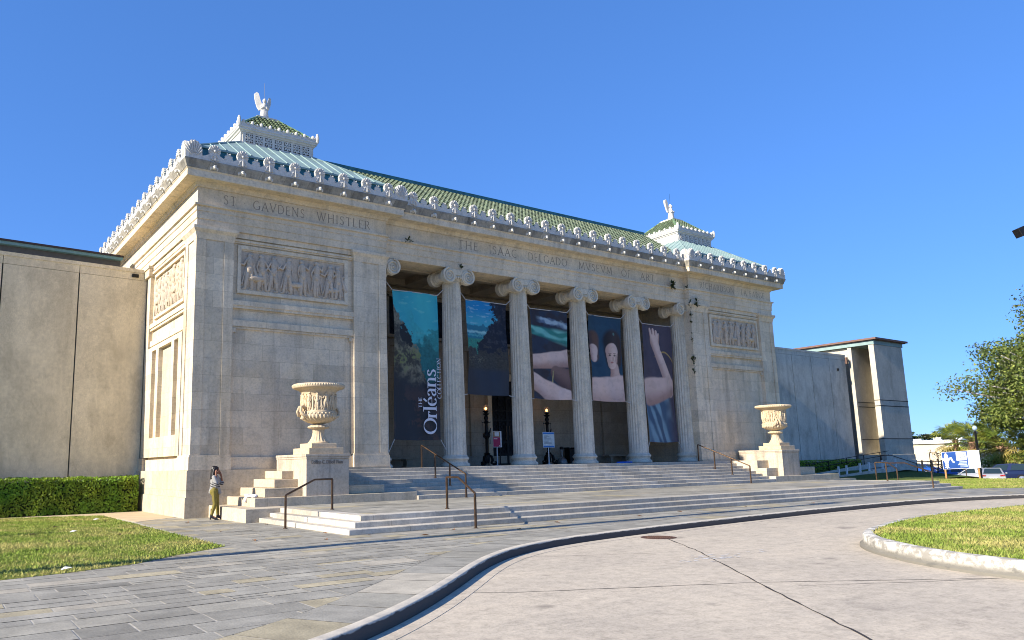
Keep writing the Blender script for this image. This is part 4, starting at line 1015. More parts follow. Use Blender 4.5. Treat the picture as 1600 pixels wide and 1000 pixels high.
# ================================================================== wings
def wing(label,xs_,y,z0,z1,mat,name='museum_wing'):
    r=empty(name,(0,y,0),label,'building')
    for a,b in zip(xs_,xs_[1:]):
        m=MB(); m.box(a+.025,b-.025,y,y+.22,z0,z1-.50); m.box(a+.012,b-.012,y+.001,y+.22,z1-.485,z1-.17); m.build('wall_panel',mat,r)
    m=MB(); m.box(xs_[0],xs_[-1],y+.05,y+3.2,z0,z1-.175); m.build('backing_wall',M['gap'],r)
    m=MB(); m.box(xs_[0],xs_[-1],y-.03,y+3.3,z1-.17,z1-.02); m.build('coping',mat,r)
    return r
wl=wing('tan concrete wing with wide wall panels, left of the museum behind the hedge',[-24.8-2.76,-24.8,-22.04,-19.28,-16.5,-13.74,-10.98,-8.22,-5.45,-2.69,.02],7.06,0,10.05,M['wing'])
m=MB(); m.box(-.62,-.36,7.0,7.07,9.66,9.80); m.build('wall_light',M['black'],wl)
m=MB(); m.box(-30,-.45,9.6,9.9,9.6,11.05); ub=m.build('upper_wall',plain('dark_band_cladding',(.06,.065,.07),.5),wl)
m=MB(); m.box(-30,-.4,9.30,9.95,11.08,11.16); m.build('upper_roof_edge',plain('black_roof_edge',(.035,.025,.028),.6),ub)
m=MB(); m.box(-30,-.42,9.36,9.6,10.96,11.079); m.build('upper_gutter',plain('dull_teal_gutter',(.11,.22,.25),.5),ub)
wl.rotation_euler=(0,0,R(3.6))
wr=wing('blue-grey concrete wing with narrow wall panels, right of the museum',[34.8,37.7,40.4,43.1,45.8,48.5,51.18,53.87,56.42],7.06,.4,9.98,M['wingR'])
m=MB(); m.box(54.95,55.15,6.98,7.06,8.55,8.75); m.build('wall_light',M['black'],wr)
m=MB(); m.box(56.40,56.62,6.93,7.1,9.2,9.75); m.build('rain_hopper',M['brownroof'],wr)
m=MB(); m.box(56.45,56.75,7.3,7.6,.3,9.5); m.build('down_pipe',M['black'],wr)
# tower at the end of the right wing
tw=empty('museum_tower',(60,8,0),'concrete stair tower with a deep slot and brown flat roof at the far right end','tower')
m=MB(); m.box(57.0,61.7,4.95,5.37,1.66,10.62); m.box(60.5,61.7,5.371,6.8,1.66,10.62); m.build('front_slab',M['tower'],tw)
for a,b in ((5.55,5.62),(6.02,6.08),(2.9,2.96)):
    m=MB(); m.box(56.985,61.715,4.935,5.385,a,b); m.build('board_joint',M['gap'],tw)
m=MB(); m.box(57.05,62.0,6.8,7.12,1.0,10.62); m.box(57.6,62.0,7.121,18,1.0,10.62); m.box(57.3,57.6,7.2,18,9.6,10.6); m.build('rear_slab',M['tower'],tw)
for a,b in ((5.6,5.66),(5.98,6.04),(2.9,2.95)):
    m=MB(); m.box(57.2,60.5,6.77,6.799,a,b); m.build('board_joint',M['gap'],tw)
m=MB(); m.box(56.9,61.8,4.85,7.15,-.2,1.20); m.box(56.95,61.75,4.9,7.1,1.201,1.655); m.build('tower_base',M['wingR'],tw)
m=MB(); m.box(56.95,61.8,4.9,18,10.63,10.95); f=m.build('roof_fascia',M['copper'],tw)
m=MB(); m.box(56.7,62.15,4.6,18.3,11.0,11.15); m.box(56.85,62.0,4.75,18.2,10.951,10.999); m.build('roof_slab',M['brownroof'],f)
# hedges
def hedge(label,x0,x1,y0,y1,h,n,seed):
    r=random.Random(seed); o=empty('hedge',((x0+x1)/2,(y0+y1)/2,0),label,'hedge')
    m=MB(); m.box(x0+.12,x1-.12,y0+.14,y1-.12,-.02,h-.14); m.build('branch_core',plain('hedge_core',(.02,.03,.010),.9,0,.4,12.),o)
    m=MB()
    for i in range(n):
        q=r.random()
        if q<.72: p=Vector((r.uniform(x0,x1),y0+abs(r.gauss(0,.05)),r.uniform(.0,h))); nn=Vector((-.55,-1,.4))
        elif q<.92: p=Vector((r.uniform(x0,x1),r.uniform(y0,y1),h-abs(r.gauss(0,.05)))); nn=Vector((0,-.2,1))
        else: p=Vector((x0 if r.random()<.5 else x1,r.uniform(y0,y1),r.uniform(0,h))); nn=Vector((-1,0,.3))
        nn=(nn+Vector((r.gauss(0,.7),r.gauss(0,.7),r.gauss(0,.7)))).normalized(); a=nn.orthogonal().normalized(); b=nn.cross(a); an=r.uniform(0,PI); a,b=a*math.cos(an)+b*math.sin(an),-a*math.sin(an)+b*math.cos(an)
        s=r.uniform(.035,.075); p=p+Vector((0,.06*noise.noise(p*2.2),.07*noise.noise(p*1.7)))
        g=r.uniform(.6,1.35); k=noise.noise(p*1.3)*.5+.5; col=(.235*g*(.55+.75*k),.33*g,.03*g)
        m.add([p-a*s,p+b*s*.5,p+a*s,p-b*s*.5],[(0,1,2,3)],col)
    m.build('foliage',M['leafd'],o)
    return o
hedge('clipped sunlit green hedge along the foot of the left wing',-20,-.35,5.55,6.95,1.36,26000,1)
hedge('clipped shaded green hedge along the foot of the right wing',35.4,55.6,6.2,7.0,1.34,9000,2)
# ramp with posts
rp_=empty('access_ramp',(48,3,0),'low grey concrete ramp with white posts rising to the tower','ramp')
m=MB(); m.add([(43.5,2.4,.0),(56.6,2.4,.62),(56.6,2.55,.62),(43.5,2.55,.0),(43.5,2.4,.22),(56.6,2.4,.95),(56.6,2.55,.95),(43.5,2.55,.22)],[(0,1,5,4),(1,2,6,5),(2,3,7,6),(3,0,4,7),(4,5,6,7),(0,3,2,1)])
m.add([(43.5,4.4,.0),(56.6,4.4,.85),(56.6,4.55,.85),(43.5,4.55,.0),(43.5,4.4,.25),(56.6,4.4,1.25),(56.6,4.55,1.25),(43.5,4.55,.25)],[(0,1,5,4),(1,2,6,5),(2,3,7,6),(3,0,4,7),(4,5,6,7),(0,3,2,1)])
m.build('ramp_wall',M['wingR'],rp_)
m=MB(); m.add([(43.5,2.551,.05),(56.6,2.551,.75),(56.6,4.399,.75),(43.5,4.399,.05)],[(0,1,2,3)]); m.build('ramp_floor',M['conc'],rp_)
WP=plain('white_painted_steel',(.7,.7,.7),.5)
for i,x in enumerate((45.0,46.05,47.85,49.1,51.0,53.0)):
    y=2.47; zb=.22+(x-43.5)/13.1*.73; m=MB(); m.box(x-.05,x+.05,y-.05,y+.05,zb,zb+.62); m.build('post',WP,rp_)
m=MB()
for y,zo in ((4.47,.75),(4.47,.45)): m.tube([(44.5,y,.3+zo),(56.4,y,1.2+zo)],.025,6)
for x in (45,47.5,50,52.5,55): m.box(x-.02,x+.02,4.45,4.49,.25,.3+(x-44.5)/11.9*.9+.75)
m.build('rail',M['black'],rp_)
rail('thin dark handrail leaning down the shaded mound beside the tower',[(52.5,3.2,1.62),(53.6,3.0,1.6),(55.2,2.0,.95)],[((52.5,3.2,1.62),(52.5,3.2,.4)),((55.2,2.0,.95),(55.2,2.0,.3))],.03,group='handrails by the tower')
rail('thin dark handrail on the bank right of the tower base',[(60.0,3.1,1.75),(60.9,2.9,1.7),(62.6,1.7,.9)],[((60.0,3.1,1.75),(60.0,3.1,-.2)),((62.6,1.7,.9),(62.6,1.7,-1.0))],.03,group='handrails by the tower')
# ================================================================== banners
def sm(a,b,x):
    t=min(1,max(0,(x-a)/(b-a))) if b!=a else 0; return t*t*(3-2*t)
def lerp(a,b,f): return tuple(x+(y-x)*f for x,y in zip(a,b))
def nz(u,v,s,k=0): return noise.fractal((u*s,v*s*2.6,k),.9,2.1,5)
def blob(c,u,v,cu,cv,ru,rv,col,soft=.25,ang=0,hl=None):
    du,dv=u-cu,(v-cv)*2.2; ca,sa=math.cos(ang),math.sin(ang); a=(du*ca+dv*sa)/ru; b=(-du*sa+dv*ca)/rv; d=math.hypot(a,b)
    return lerp(c,col,1-sm(1-soft,1+soft*.3,d))
SK=(.62,.45,.38); SKD=(.34,.20,.16)
def b1(u,v):
    n=nz(u,v,2.2,1); n2=nz(u,v,7,2); hf=nz(u,v,22,3)
    c=lerp((.03,.30,.38),(.05,.40,.42),n*.5+.5); c=lerp(c,(.16,.50,.46),sm(.25,.6,nz(u,v*3,4,5))*.5)
    for k,(e,col) in enumerate((( .80,(.03,.22,.22)),(.70,(.02,.15,.15)),(.60,(.015,.09,.09)))):
        e2=e+.05*math.sin(u*6+k*2)+.05*n2+.02*hf-.10*(u-.5)*(1-k); c=lerp(c,lerp(col,mul(col,1.8),hf*.5+.4),sm(e2+.012,e2-.012,v)*(.9 if k else .6)*sm(.2,.5,u+.2*k))
    rk=.93-.70*u**1.1+.10*n+.06*n2+.03*hf; f=sm(rk+.012,rk-.012,v)
    c=lerp(c,lerp((.045,.042,.032),(.19,.175,.12),sm(-.5,.6,n2+.5*hf)),f)
    c=lerp(c,(.015,.016,.016),f*sm(1.,.85,math.hypot((u-.30)/.2,(v-.72)/.09+.4*n2)))
    c=lerp(c,(.15,.19,.05),f*sm(.09,.0,abs(v-.53-.1*u+.06*n2))*sm(-.2,.4,hf+n2)*.8)
    return lerp(lerp(c,(.022,.026,.032),sm(.50+.10*n,.36+.08*n,v)),(.085,.05,.042),sm(.1,.45,nz(u,v,3,7)+.3*hf)*sm(.42,.25,v)*.55)
def b2(u,v):
    n=nz(u,v,2.4,11); n2=nz(u,v,7,12); hf=nz(u,v,22,13)
    c=lerp((.01,.20,.42),(.05,.32,.42),sm(.95,.75,v)); c=lerp(c,(.35,.55,.60),sm(.2,.6,nz(u,v*3,5,15))*.5*sm(.70,.78,v)); c=lerp(c,(.02,.15,.22),sm(.74+.03*n2,.73+.03*n2,v)); c=lerp(c,(.30,.55,.55),sm(.025,0,abs(v-.665+.02*n2))*.8); c=lerp(c,(.08,.34,.36),sm(.02,0,abs(v-.63+.02*hf))*.7)
    c=lerp(c,lerp((.02,.14,.11),(.05,.27,.19),hf*.5+.5),sm(.61,.58,v)); dk=lerp((.010,.013,.024),(.035,.036,.046),sm(0,.7,n2+hf*.5))
    e=.50+.16*math.sin(v*9)+.12*n+.09*n2+.05*hf; c=lerp(c,dk,sm(e-.02,e+.02,u)); c=lerp(c,lerp((.02,.02,.018),(.06,.055,.045),hf*.5+.5),sm(.50+.09*n2+.03*hf,.46+.09*n2,v))
    c=lerp(c,(.13,.12,.08),sm(.05,0,abs(v-.38+.05*n2))*sm(.5,.3,u)*sm(-.2,.4,hf)); return lerp(c,(.026,.032,.044),sm(.30,.24,v))
def limb(c,u,v,p,q,r0,r1,lit,dark,soft=.10):
    """rounded tapering form between two points, paler on its upper left, with a soft outline"""
    P=(u,v*2.0); A=(p[0],p[1]*2.0); B=(q[0],q[1]*2.0); dx,dy=B[0]-A[0],B[1]-A[1]; L2=dx*dx+dy*dy; t=max(0,min(1,((P[0]-A[0])*dx+(P[1]-A[1])*dy)/L2))
    d=math.hypot(P[0]-A[0]-dx*t,P[1]-A[1]-dy*t); r=(r0+(r1-r0)*t)*(1+.07*noise.noise((t*4,p[0]*9,q[1]*7)))
    if d>r*(1+soft): return c
    sd=((P[0]-A[0])*-dy+(P[1]-A[1])*dx)/math.sqrt(L2)/max(r,1e-4)
    if dx<0: sd=-sd
    return lerp(c,lerp(dark,lit,sm(-.95,.35,sd)),1-sm(1-soft,1+soft,d/r))
def folds(u,v,k,a,b): return lerp(a,b,sm(-.5,.6,math.sin(u*17+v*9+4*noise.noise((u*2,v*3,k)))*.6+noise.noise((u*5,v*8,k))))
def b3(u,v):
    n=nz(u,v,2.4,21); n2=nz(u,v,7,22); c=(.030,.026,.034); c=lerp(c,(.02,.04,.075),sm(.3,.5,n+.4)*.5)
    e=.78-.12*u; c=lerp(c,folds(v*3,u*.5,3,(.03,.20,.17),(.16,.46,.40)),sm(.06+.05*u,.04,abs(v-e-.05*(u-.3)))*.95)
    c=lerp(c,folds(v*4,u,5,(.10,.15,.22),(.30,.40,.46)),sm(.045,.02,abs(v-.90+.06*u+.02*n2))*sm(.12,.3,u))
    c=limb(c,u,v,(-.1,.40),(1.1,.475),.155,.21,SK,SKD); c=limb(c,u,v,(1.0,.20),(.62,.30),.30,.16,(.19,.11,.09),(.07,.04,.04)); c=lerp(c,(.30,.25,.11),sm(.020,.012,abs(u-.52-.22*(v-.25)))*sm(.08,.06,abs(v-.25)))
    c=limb(c,u,v,(-.1,.22),(.70,.02),.17,.24,SK,lerp(SK,SKD,.7)); c=limb(c,u,v,(1.05,-.02),(.8,.05),.2,.16,lerp(SK,(.6,.5,.48),.4),SK); return lerp(c,mul(c,.7),sm(.1,.4,n2)*.3)
def b4(u,v):
    n=nz(u,v,2.4,31); n2=nz(u,v,7,33); c=lerp((.012,.040,.075),(.022,.062,.095),n*.5+.5)
    # loose dark drapery behind, pale folded cloth and rounded forms in front: a plain stand-in for a figure painting
    c=limb(c,u,v,(.10,.74),(.12,.52),.17,.13,(.10,.055,.04),(.04,.022,.02),.25); c=limb(c,u,v,(.10,.60),(.10,.50),.13,.10,SK,SKD,.15)
    c=limb(c,u,v,(.70,.70),(.72,.50),.30,.27,(.045,.026,.020),(.012,.010,.012),.2); c=limb(c,u,v,(.74,.40),(.76,.25),.12,.17,lerp(SK,SKD,.35),SKD,.12); c=limb(c,u,v,(.66,.59),(.66,.45),.20,.135,SK,lerp(SK,SKD,.75),.08)
    c=limb(c,u,v,(.10,.12),(1.0,.14),.30,.34,SK,lerp(SK,SKD,.6),.08)
    c=lerp(c,(.10,.22,.20),sm(.05,.02,math.hypot(u-.74,(v-.80)*2.0))*.8)
    for (fu,fv,ru,rv,col,k) in ((.59,.545,.036,.010,(.06,.035,.03),.9),(.73,.545,.036,.010,(.06,.035,.03),.9),(.59,.568,.045,.006,(.09,.05,.04),.7),(.73,.568,.045,.006,(.09,.05,.04),.7),(.685,.505,.022,.028,SKD,.6),(.66,.462,.04,.009,(.35,.08,.07),.85),(.80,.50,.05,.06,SKD,.5)):
        c=lerp(c,col,sm(1.25,.7,math.hypot((u-fu)/ru,(v-fv)/rv))*k)
    return lerp(c,mul(c,.72),sm(.1,.45,n2)*.35)
def b5(u,v):
    n=nz(u,v,2.4,41); n2=nz(u,v,6,42); c=lerp((.050,.042,.062),(.080,.062,.080),n*.5+.5)
    c=lerp(c,(.36,.24,.08),sm(.010,.003,abs(v-.83+.16*u+.06*math.sin(u*6)))*sm(.35,.5,u))
    f=sm(.40+.04*n,.34+.04*n,v)*sm(.95,.6,u+.25*(v-.2)); c=lerp(c,folds(u+v*.8,v,9,(.045,.085,.14),(.17,.28,.34)),f)
    for a_,b_ in (((.30,.955),(.36,.86)),((.40,.955),(.43,.86)),((.49,.94),(.49,.86)),((.57,.915),(.53,.85))): c=limb(c,u,v,a_,b_,.036,.048,SK,SKD,.2)
    c=limb(c,u,v,(.40,.86),(.48,.80),.12,.11,SK,SKD); c=limb(c,u,v,(.46,.80),(.86,.46),.095,.17,SK,lerp(SK,SKD,.8)); c=limb(c,u,v,(.12,.42),(.86,.47),.24,.17,lerp(SK,SKD,.15),SKD)
    return lerp(c,mul(c,.72),sm(.1,.45,n2)*.35)
M['banner']=attrmat('printed_banner_cloth',.6,.05,3.,0,.3)
M['bwhite']=plain('banner_print_white',(.60,.61,.66),.6,0,.04)
M['cord']=plain('pale_cord',(.45,.44,.42),.8)
BL=[(b1,9.675,2.30,8.88,2.63,'tallest leftmost banner with a teal painted landscape and vertical white lettering on dark cloth'),
    (b2,13.52,2.33,8.86,4.62,'painted banner with bright blue left side and dark right side, above the entrance'),
    (b3,17.34,2.36,8.84,4.55,'painted banner with a pale green streak above broad flesh-coloured forms, middle bay'),
    (b4,21.17,2.33,8.88,4.57,'navy painted banner with pale oval figure shapes, fourth bay'),
    (b5,25.10,2.32,8.78,2.54,'tall dusky purple banner with a pale raised form and blue drapery, farthest right bay')]
def bsurf(k,x,wd,zt,zb):
    def S(u,v,off=0):
        y=YK-.02+.055*math.sin(u*6+k+v*1.5)*math.sin(v*7+k*2)+.02*math.sin(u*15+v*6+k)-.05*math.sin(PI*u)*(1-v)-off
        return (x-wd/2+wd*u-(.03*math.sin(PI*v)*(1 if u>.5 else -1)*abs(u-.5)*2), y, zb+(zt-zb)*v-.05*math.sin(PI*u)*(1-v)*.8)
    return S
for k,(fn,x,wd,zt,zb,lab) in enumerate(BL):
    o_=empty('hanging_banner',(x,YK,zb),lab,'banner','exhibition banners between the columns'); S=bsurf(k,x,wd,zt,zb)
    nu,nv=72,int(72*(zt-zb)/wd); m=MB(); vs=[S(i/nu,j/nv) for j in range(nv+1) for i in range(nu+1)]
    m.v=[tuple(p) for p in vs]
    for j in range(nv):
        for i in range(nu): m.f.append((j*(nu+1)+i,j*(nu+1)+i+1,(j+1)*(nu+1)+i+1,(j+1)*(nu+1)+i)); m.c.append(fn((i+.5)/nu,(j+.5)/nv))
    m.build('banner_cloth',M['banner'],o_,True)
    for sx,u in ((-1,0),(1,1)):
        for sz,v in ((1,1),(-1,0)):
            p=Vector(S(u,v)); q=p+Vector((sx*.32,-.05,.30 if sz>0 else (-.55 if zb<3 else -.06))); m=MB(); m.tube([p,q],.018,5); m.build('tie_cord',M['cord'],o_)
    m=MB(); m.tube([Vector(S(0,1,.01)),Vector(S(.5,1,.01)),Vector(S(1,1,.01))],.02,6); m.build('top_bar',M['cord'],o_)
    if k==0:
        m=MB(); H=zt-zb
        # vertical text reads upwards
        fx=lambda u:x-wd/2+wd*u
        yy=YK-.20
        lettering(m,'Orl\u00e9ans',.64,(fx(.86),yy,zb+.24),(0,0,1),(-1,0,0),(0,-1,0),.155,.035,.0,2.72,True,None,.0)
        lettering(m,'THE',.16,(fx(.545),yy,zb+1.30),(0,0,1),(-1,0,0),(0,-1,0),.15,.05,.08,.46,True,None,.0)
        lettering(m,'COLLECTION',.20,(fx(.98),yy,zb+1.72),(0,0,1),(-1,0,0),(0,-1,0),.15,.05,.12,1.72,True,None,.0)
        m.build('lettering',M['bwhite'],o_)
# ================================================================== portico furniture
M['glass']=None
t=NT('frosted_globe'); t.b.inputs['Transmission Weight'].default_value=.85; t.b.inputs['Alpha'].default_value=.55; M['globe']=t.fin((.72,.66,.58),.25,0,.4)
M['flame']=emis('lamp_filament',(1.,.45,.14),5.)
def torchere(x,label):
    o=empty('standing_lamp',(x,3.5,ZF),label,'lamp','black iron lamps either side of the door')
    m=MB()
    for i in range(3):
        a=R(90+120*i); d=Vector((math.cos(a),math.sin(a),0))
        m.tube([d*.10+Vector((0,0,.50)),d*.22+Vector((0,0,.42)),d*.26+Vector((0,0,.24)),d*.20+Vector((0,0,.13)),d*.30+Vector((0,0,.07)),d*.42+Vector((0,0,.08)),d*.44+Vector((0,0,.17)),d*.38+Vector((0,0,.19))],[.05,.07,.08,.07,.06,.055,.05,.03],7)
        m.ell(tuple(d*.40+Vector((0,0,.05))),(.07,.07,.05))
    m.lathe([(.10,.10),(.13,.25),(.16,.42),(.12,.52),(.17,.56),(.10,.62)],(0,0,0),16); m.build('tripod_base',M['black'],o,50,True)
    m=MB(); m.lathe([(.07,.60),(.075,.9),(.07,1.25),(.10,1.30),(.13,1.42),(.12,1.55),(.08,1.62),(.07,1.70),(.065,2.0),(.10,2.05),(.14,2.08),(.08,2.14),(.075,2.2),(.12,2.28),(.09,2.36),(.06,2.42),(.14,2.46),(.17,2.50),(.06,2.53),(.10,2.58),(.15,2.62),(.15,2.64)],(0,0,0),16)
    for i in range(4): a=PI/2*i+.4; m.ell((.12*math.cos(a),.12*math.sin(a),1.45),(.08,.08,.12))
    m.tube([(.1,0,1.5),(.2,0,1.6),(.27,0,1.82)],[.05,.05,.015],6); m.build('shaft',M['black'],o,50,True)
    m=MB()
    for s in(-1,1):
        m.tube([(0,0,2.06),(s*.14,0,2.10),(s*.24,0,2.06),(s*.26,0,2.12)],.018,6)
        m.tube([(s*.24,0,2.06)]+[(s*(.24-.06*math.sin(PI*i/10)*.6),0,2.06-1.0*i/10) for i in range(1,11)]+[(s*.05,0,1.02)],.007,5)
    m.build('chain_arm',M['black'],o,50,True)
    m=MB(); m.ell((0,0,2.79),(.155,.155,.165),None,20,14); g=m.build('lamp_globe',M['globe'],o,True,True)
    m=MB(); m.ell((0,0,2.76),(.042,.042,.055),None,10,8); m.build('bulb',M['flame'],g,True)
    return o
torchere(15.37,'black iron standing lamp with a lit globe, left of the door behind the red sign'); torchere(19.36,'black iron standing lamp with lit globe, behind the white and blue notice')
def poster(name,x,y,wd,ht,zb,label,cols):
    o=empty(name,(x,y,ZF),label,'sign'); m=MB(); m.box(-.02,.02,.0,.03,.0,zb+.02); m.lathe([(.16,0),(.16,.015),(.03,.03)],(0,.015,0),16); m.build('stand',WP,o,False,True)
    m=MB(); m.box(-wd/2,wd/2,-.03,0,zb,zb+ht); p=m.build('sign_board',cols[0],o,False,True)
    for i,(a,b,c,d,mt,nm) in enumerate(cols[1]):
        m=MB(); m.box(-wd/2+wd*a,-wd/2+wd*b,-.034-.001*i,-.030,zb+ht*c,zb+ht*d); m.build(nm,mt,p)
    return o
red=plain('magenta_print',(.42,.012,.08),.4); blu=plain('blue_print',(.02,.14,.42),.4); pal=plain('pale_print',(.42,.50,.52),.4); tan_=plain('tan_print',(.36,.22,.10),.4); ink=plain('grey_ink',(.12,.16,.2),.5); whi=plain('white_print',(.75,.75,.74),.4)
poster('poster_stand',15.2,2.5,.52,.76,.85,'narrow crimson and white sign on a pole standing in front of the dark doorway',[whi,[(.02,.84,.03,.62,red,'colour_panel'),(.02,.84,.63,.97,tan_,'colour_panel'),(.2,.7,.68,.93,whi,'colour_panel'),(.08,.5,.50,.55,whi,'text_line'),(.68,.80,.06,.12,whi,'text_line')]])
poster('notice_stand',17.54,1.5,.74,.74,.80,'white and blue notice board on a pole standing between the middle columns',[pal,[(.03,.97,.86,.97,blu,'colour_panel'),(.03,.97,.02,.11,blu,'colour_panel')]+[(.12,.12+q,.78-.075*i,.80-.075*i,ink,'text_line') for i,q in enumerate((.3,.45,.2,.6,.55,.35,.6,.62))]])
def bench(x,label):
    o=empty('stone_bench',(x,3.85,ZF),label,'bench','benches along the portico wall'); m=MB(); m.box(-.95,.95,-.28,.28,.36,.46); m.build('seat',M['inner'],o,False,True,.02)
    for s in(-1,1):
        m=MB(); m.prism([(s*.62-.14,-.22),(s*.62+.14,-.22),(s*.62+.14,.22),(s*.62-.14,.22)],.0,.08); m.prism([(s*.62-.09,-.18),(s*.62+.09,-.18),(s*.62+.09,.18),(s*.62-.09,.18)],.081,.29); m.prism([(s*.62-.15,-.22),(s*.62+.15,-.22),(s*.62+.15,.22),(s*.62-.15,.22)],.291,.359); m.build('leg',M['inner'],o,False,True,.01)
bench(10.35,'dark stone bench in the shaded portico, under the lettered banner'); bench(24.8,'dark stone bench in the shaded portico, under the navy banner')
o=empty('ash_urn',(20.67,3.9,ZF),'slender metal ash receptacle on the portico floor beside the middle bay column','ash bin'); m=MB(); m.lathe([(.27,0),(.28,.06),(.26,.2),(.16,.30),(.055,.38),(.05,.75)],(0,0,0),20); m.build('bin_body',plain('galvanised',(.30,.29,.28),.5,.6),o,40,True); m=MB(); m.lathe([(.05,.751),(.10,.76),(.10,.86),(.06,.90)],(0,0,0),14); m.build('bin_cap',M['black'],o,40,True)
o=empty('litter_bin',(21.3,3.9,ZF),'square black litter bin on the portico floor against the wall','litter bin'); m=MB(); m.box(-.25,.25,-.22,.22,.03,.78); m.build('bin_body',M['black'],o,False,True,.02); m=MB()
m.box(-.28,-.24,-.2,.2,.781,.86); m.box(.24,.28,-.2,.2,.781,.86); m.box(-.28,.28,.16,.2,.781,.84); m.build('bin_rim',M['black'],o,False,True)
o=MB(); P=[(20.55,.05),(21.05,-.02),(21.75,.1),(21.9,.22),(21.5,.33),(20.9,.25)]; o.prism([(x,y) for x,y in P],ZF+.003,ZF+.07); o=o.build('folded_tarp',plain('blue_tarp',(.015,.12,.55),.5),None,False,False,.025); tag(o,'bright blue folded tarp lying on the top step by the third column','tarp')
# ================================================================== statues on the lanterns
def remesh(o,v,smooth=0):
    r=o.modifiers.new('remesh','REMESH'); r.mode='VOXEL'; r.voxel_size=v; r.use_smooth_shade=True
    if smooth: s=o.modifiers.new('smooth','SMOOTH'); s.iterations=smooth; s.factor=.5
def statue(loc,rz,label):
    m=MB(); m.lathe([(.26,0),(.26,.05),(.22,.07)],(0,0,0),16)
    m.caps_((0,0,.08),(.0,0,.42),.22,.17); m.caps_((.02,0,.4),(.0,0,.68),.16,.14); m.caps_((0,0,.72),(.03,0,.82),.075,.065); m.ell((.04,0,.90),(.105,.095,.115)); m.ell((.0,0,.93),(.08,.08,.06))
    m.caps_((.10,.05,.10),(.08,.06,.38),.10,.09); m.caps_((.12,-.07,.12),(.05,-.08,.42),.09,.10)
    for s in(-1,1): m.caps_((.0,s*.13,.68),(.12,s*.16,.50),.05,.04); m.caps_((.12,s*.16,.5),(.2,s*.07,.56),.04,.03)
    for i in range(4): m.caps_((-.05+.06*i,-.17,.10),(-.02+.04*i,-.13,.44),.028,.02,None,5)
    b=m.build('winged_figure',M['white']); remesh(b,.018,2); b.location=loc; b.rotation_euler=(0,0,rz); tag(b,label,'statue','winged statues on the roof lanterns'); 
    for s,sc,sp in ((-1,1.02,.40),(1,.90,.30)):
        m=MB(); out=[(.02,.52),(.12,.50),(.19,.64),(.25,.88),(.28,1.10),(.27,1.24),(.21,1.30),(.14,1.24),(.10,1.05),(.06,.88),(.02,.76)]
        m.extr([(u,v*sc if v>.7 else v) for u,v in out],lambda u,v,w,s=s,sp=sp:(-.10-u*.35+w,s*(.07+u*sp*3.0),v),.09)
        for i in range(4):
            q=.08+.05*i; m.caps_((-.11-q*.35,s*(.07+q*sp*3.0),(.62+.10*i)),(-.11-q*.35-.02,s*(.07+(q+.03)*sp*3.0),(1.05+.06*i)*sc),.03,.035,None,5)
        m.build('wing',M['white'],b,50,True)
    m=MB(); m.tube([(.0,0,.95),(.0,0,1.75)],.006,4); m.build('lightning_rod',M['black'],b,False,True)
    return b
statue((LC[0][0],LC[0][1],16.472),R(-98),'white winged statue on the nearer left roof lantern, wings spread')
statue((LC[1][0],LC[1][1],16.472),R(-80),'white winged statue on the farther right roof lantern, one wing raised')
# ================================================================== the woman by the wall
SKIN=plain('skin',(.23,.105,.060),.5,0,.08,20.); HAIR=plain('dark_hair',(.012,.010,.010),.45,0,.3,30.); OLIVE=plain('olive_trousers',(.18,.145,.032),.85,0,.18,9.); SHOE=plain('black_leather',(.02,.02,.022),.4)
t=NT('striped_knit'); sp=t.node('ShaderNodeSeparateXYZ',i_0=t.obj()); wv=t.math('ADD',t.math('MULTIPLY',sp.outputs[2],88.),t.math('MULTIPLY',sp.outputs[0],30.)); s_=t.math('SINE',wv)
band=t.math('MULTIPLY',t.ramp(t.math('ADD',t.math('MULTIPLY',s_,.5),.5),[(.60,0),(.70,1)]),t.math('MULTIPLY',t.math('GREATER_THAN',sp.outputs[2],.99),t.math('LESS_THAN',sp.outputs[2],1.17))); KN=t.fin(t.mix(t.math('MULTIPLY',band,t.ramp(sp.outputs[2],[(.10,1),(.11,1)])),(.27,.265,.25),(.03,.03,.035)),.9)
